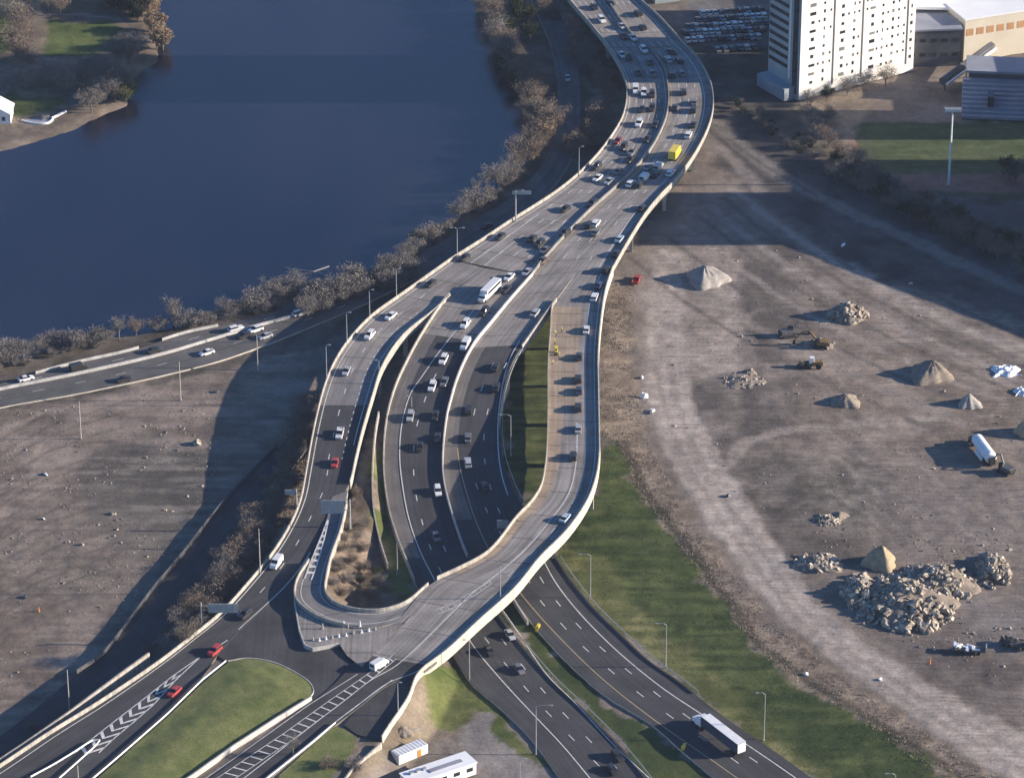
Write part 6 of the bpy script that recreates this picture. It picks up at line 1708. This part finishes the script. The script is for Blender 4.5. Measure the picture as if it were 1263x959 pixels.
# road workers and their gear on the tan strip of the right ramp
def person_mesh(bend, seed):
    """one continuous figure grown from a jointed skeleton"""
    J = [((0, 0, .95), .13), ((0, .02, 1.15), .125), ((0, .03+bend*.2, 1.38), .14), ((0, .03+bend*.28, 1.50), .055), ((0, .05+bend*.34, 1.60), .095), ((0, .05+bend*.38, 1.70), .085),
         ((-.19, .03+bend*.2, 1.40), .06), ((-.25, .06+bend*.3, 1.15), .045), ((-.22, .2+bend*.4, .95), .035), ((.19, .03+bend*.2, 1.40), .06), ((.25, .04+bend*.3, 1.15), .045), ((.24, .12+bend*.4, .92), .035),
         ((-.10, 0, .90), .10), ((-.11, .03, .50), .065), ((-.12, 0, .08), .05), ((-.12, .13, .04), .04), ((.10, 0, .90), .10), ((.12, .0, .50), .065), ((.13, -.04, .08), .05), ((.13, .09, .04), .04)]
    E = [(0, 1), (1, 2), (2, 3), (3, 4), (4, 5), (2, 6), (6, 7), (7, 8), (2, 9), (9, 10), (10, 11), (0, 12), (12, 13), (13, 14), (14, 15), (0, 16), (16, 17), (17, 18), (18, 19)]
    me_ = bpy.data.meshes.new('body'); me_.from_pydata([j[0] for j in J], E, [])
    o = bpy.data.objects.new('body', me_); COL.objects.link(o)
    o.modifiers.new('skin', 'SKIN')
    for i, d in enumerate(me_.skin_vertices[0].data): d.radius = (J[i][1], J[i][1])
    me_.skin_vertices[0].data[0].use_root = True
    sb = o.modifiers.new('sub', 'SUBSURF'); sb.levels = 1; sb.render_levels = 1
    dg = bpy.context.evaluated_depsgraph_get(); out = bpy.data.meshes.new_from_object(o.evaluated_get(dg))
    bpy.data.objects.remove(o)
    for mm in (M['denim'], M['hivis'], M['skin']): out.materials.append(mm)
    for p in out.polygons: p.material_index = 2 if p.center.z > 1.5 or (abs(p.center.x) > .2 and p.center.z < 1.02 and p.center.z > .85) else (1 if p.center.z > .98 else 0)
    return out
pm = [person_mesh(.1, 1), person_mesh(.9, 2)]
hat = MB()
for i in range(5):
    t = i/4*pi/2
    for k in range(10): hat.v.append((cos(2*pi*k/10)*.14*cos(t)*1.0, sin(2*pi*k/10)*.16*cos(t), .12*sin(t)))
for i in range(4):
    for k in range(10): hat.face((i*10+k, i*10+(k+1) % 10, (i+1)*10+(k+1) % 10, (i+1)*10+k))
hatm = hat.build('hard_hat', M['white_paint'], link=False).data
for k, (x, y, b, lb) in enumerate([(684, 425, 0, 'road worker in yellow vest standing nearest the machine'), (686, 414, 1, 'road worker bending over the tan deck'), (693, 410, 0, 'road worker in yellow vest farthest along the tan strip'), (681, 450, 1, 'road worker bending by the deck edge below the machine'), (689, 441, 0, 'road worker in yellow vest beside the small roller')]):
    v = P(x, y, zD(y)+.02); r = empty('person', v, k*1.3, label=lb, cat='person', group='road workers on the right ramp')
    o = bpy.data.objects.new('body', pm[b]); COL.objects.link(o); o.parent = r
    o = bpy.data.objects.new('hard_hat', hatm); COL.objects.link(o); o.parent = r; o.location = (0, (.09 if b == 0 else .39), 1.70)
v = P(686, 436, zD(436)+.02); r = empty('road_roller', v, 1.5, label='small yellow road roller on the tan strip of the right ramp', cat='roller')
for x in (-.9, .9):
    mb = MB(); mb.tube([(x, -.55, .42), (x, .55, .42)], .42, 14); mb.build('drum', M['dark_steel'], r)
mb = MB(); mb.box((0, 0, .95), (2.0, .9, .6)); mb.build('body', M['yellow'], r, bevel=.06)
mb = MB(); mb.box((-.2, 0, 1.35), (.5, .6, .3)); mb.build('seat', M['chassis'], r)
mb = MB(); mb.box((-.1, 0, 2.2), (1.3, 1.0, .08))
for sx in (-.6, .4):
    for sy in (-.42, .42): mb.tube([(sx, sy, 1.2), (sx, sy, 2.2)], .035, 4)
mb.build('canopy', M['yellow'], r)
# ------------------------------------------------------------------ bottom edge: white roofs, wall, spoil
v0, v1 = P(492, 943, 1.5), P(528, 928, 1.5)
d = v1-v0; root = empty('site_container', tuple(v0), math.atan2(d.y, d.x), label='white site container below the overpass parapet end', cat='container')
Ls = d.length
mb = MB(); mb.box((Ls/2, 1.6, 1.2), (Ls, 3.2, 2.5)); mb.build('body', M['white_paint'], root, bevel=.05)
mb = MB(); mb.box((Ls*.7, -.05, 1.0), (1.0, .1, 1.9)); mb.build('door', M['orange'], root)
for k in range(9):
    mb = MB(); mb.box((Ls*(k+.5)/9, 1.6, 2.48), (.12, 3.1, .1)); mb.build('roof_rib', M['white_paint'], root)
v0, v1 = P(507.5, 981, 1.0), P(587.5, 954, 1.0)
d = v1-v0; root = empty('white_warehouse', tuple(v0), math.atan2(d.y, d.x), label='white roofed building with a long grey roof light at the bottom edge', cat='building')
Ls = d.length
mb = MB(); mb.box((Ls/2, 2.6, 1.6), (Ls, 5.2, 3.2)); mb.build('wall', M['white_paint'], root)
mb = MB(); mb.box((Ls/2, 2.6, 3.3), (Ls+.4, 5.6, .25)); rf = mb.build('roof', M['roof_white'], root)
mb = MB(); mb.box((Ls*.6, 2.2, 3.5), (Ls*.5, 1.3, .25)); mb.build('roof_light', M['roof_grey'], rf)
for k in range(3):
    mb = MB(); mb.box((Ls*(.12+.1*k), 3.6, 3.65), (.9, .8, .5)); mb.build('roof_vent', M['steel'], rf)
for k in range(5):
    mb = MB(); mb.box((Ls*(k+.5)/5, -.03, 1.8), (1.6, .1, 1.0)); mb.build('window', M['window'], root)
cw2 = resample([P(a, b, z) for a, b, z in [(470, 920, 5.4), (455, 934, 5.2), (436, 950, 5.0), (425, 965, 5.0)]], 16)
barrier(cw2, 'cream end wall below the overpass at the bottom', h=1.2, base=-3.0, w=.6, mat='parapet', cat='wall', name='concrete_wall')
heap('spoil_heap', 497, 902, 2.4, 1.2, M['dirt_pile'], 'brown spoil heap against the overpass abutment', 9)
mb = MB(); mb.tube([(0, 0, .4), (3.6, 1.6, .6)], .3, 8); o = mb.build('pipe_section', M['parapet']); o.location = on_ground(498, 905); tag(o, 'pale pipe section lying on the brown abutment slope', 'pipe')

# ------------------------------------------------------------------ thin air over the whole scene
hb = MB(); hb.box((0, 900, 280), (12500, 19000, 570))
m = bpy.data.materials.new('thin haze'); m.use_nodes = True; nt = m.node_tree
for n in list(nt.nodes):
    if n.type == 'BSDF_PRINCIPLED': nt.nodes.remove(n)
pv = nt.nodes.new('ShaderNodeVolumePrincipled'); pv.inputs['Density'].default_value = HAZE
pv.inputs['Color'].default_value = (.62, .74, 1.0, 1)
nt.links.new(pv.outputs['Volume'], [n for n in nt.nodes if n.type == 'OUTPUT_MATERIAL'][0].inputs['Volume'])
o = hb.build('haze', m); o['kind'] = 'stuff'
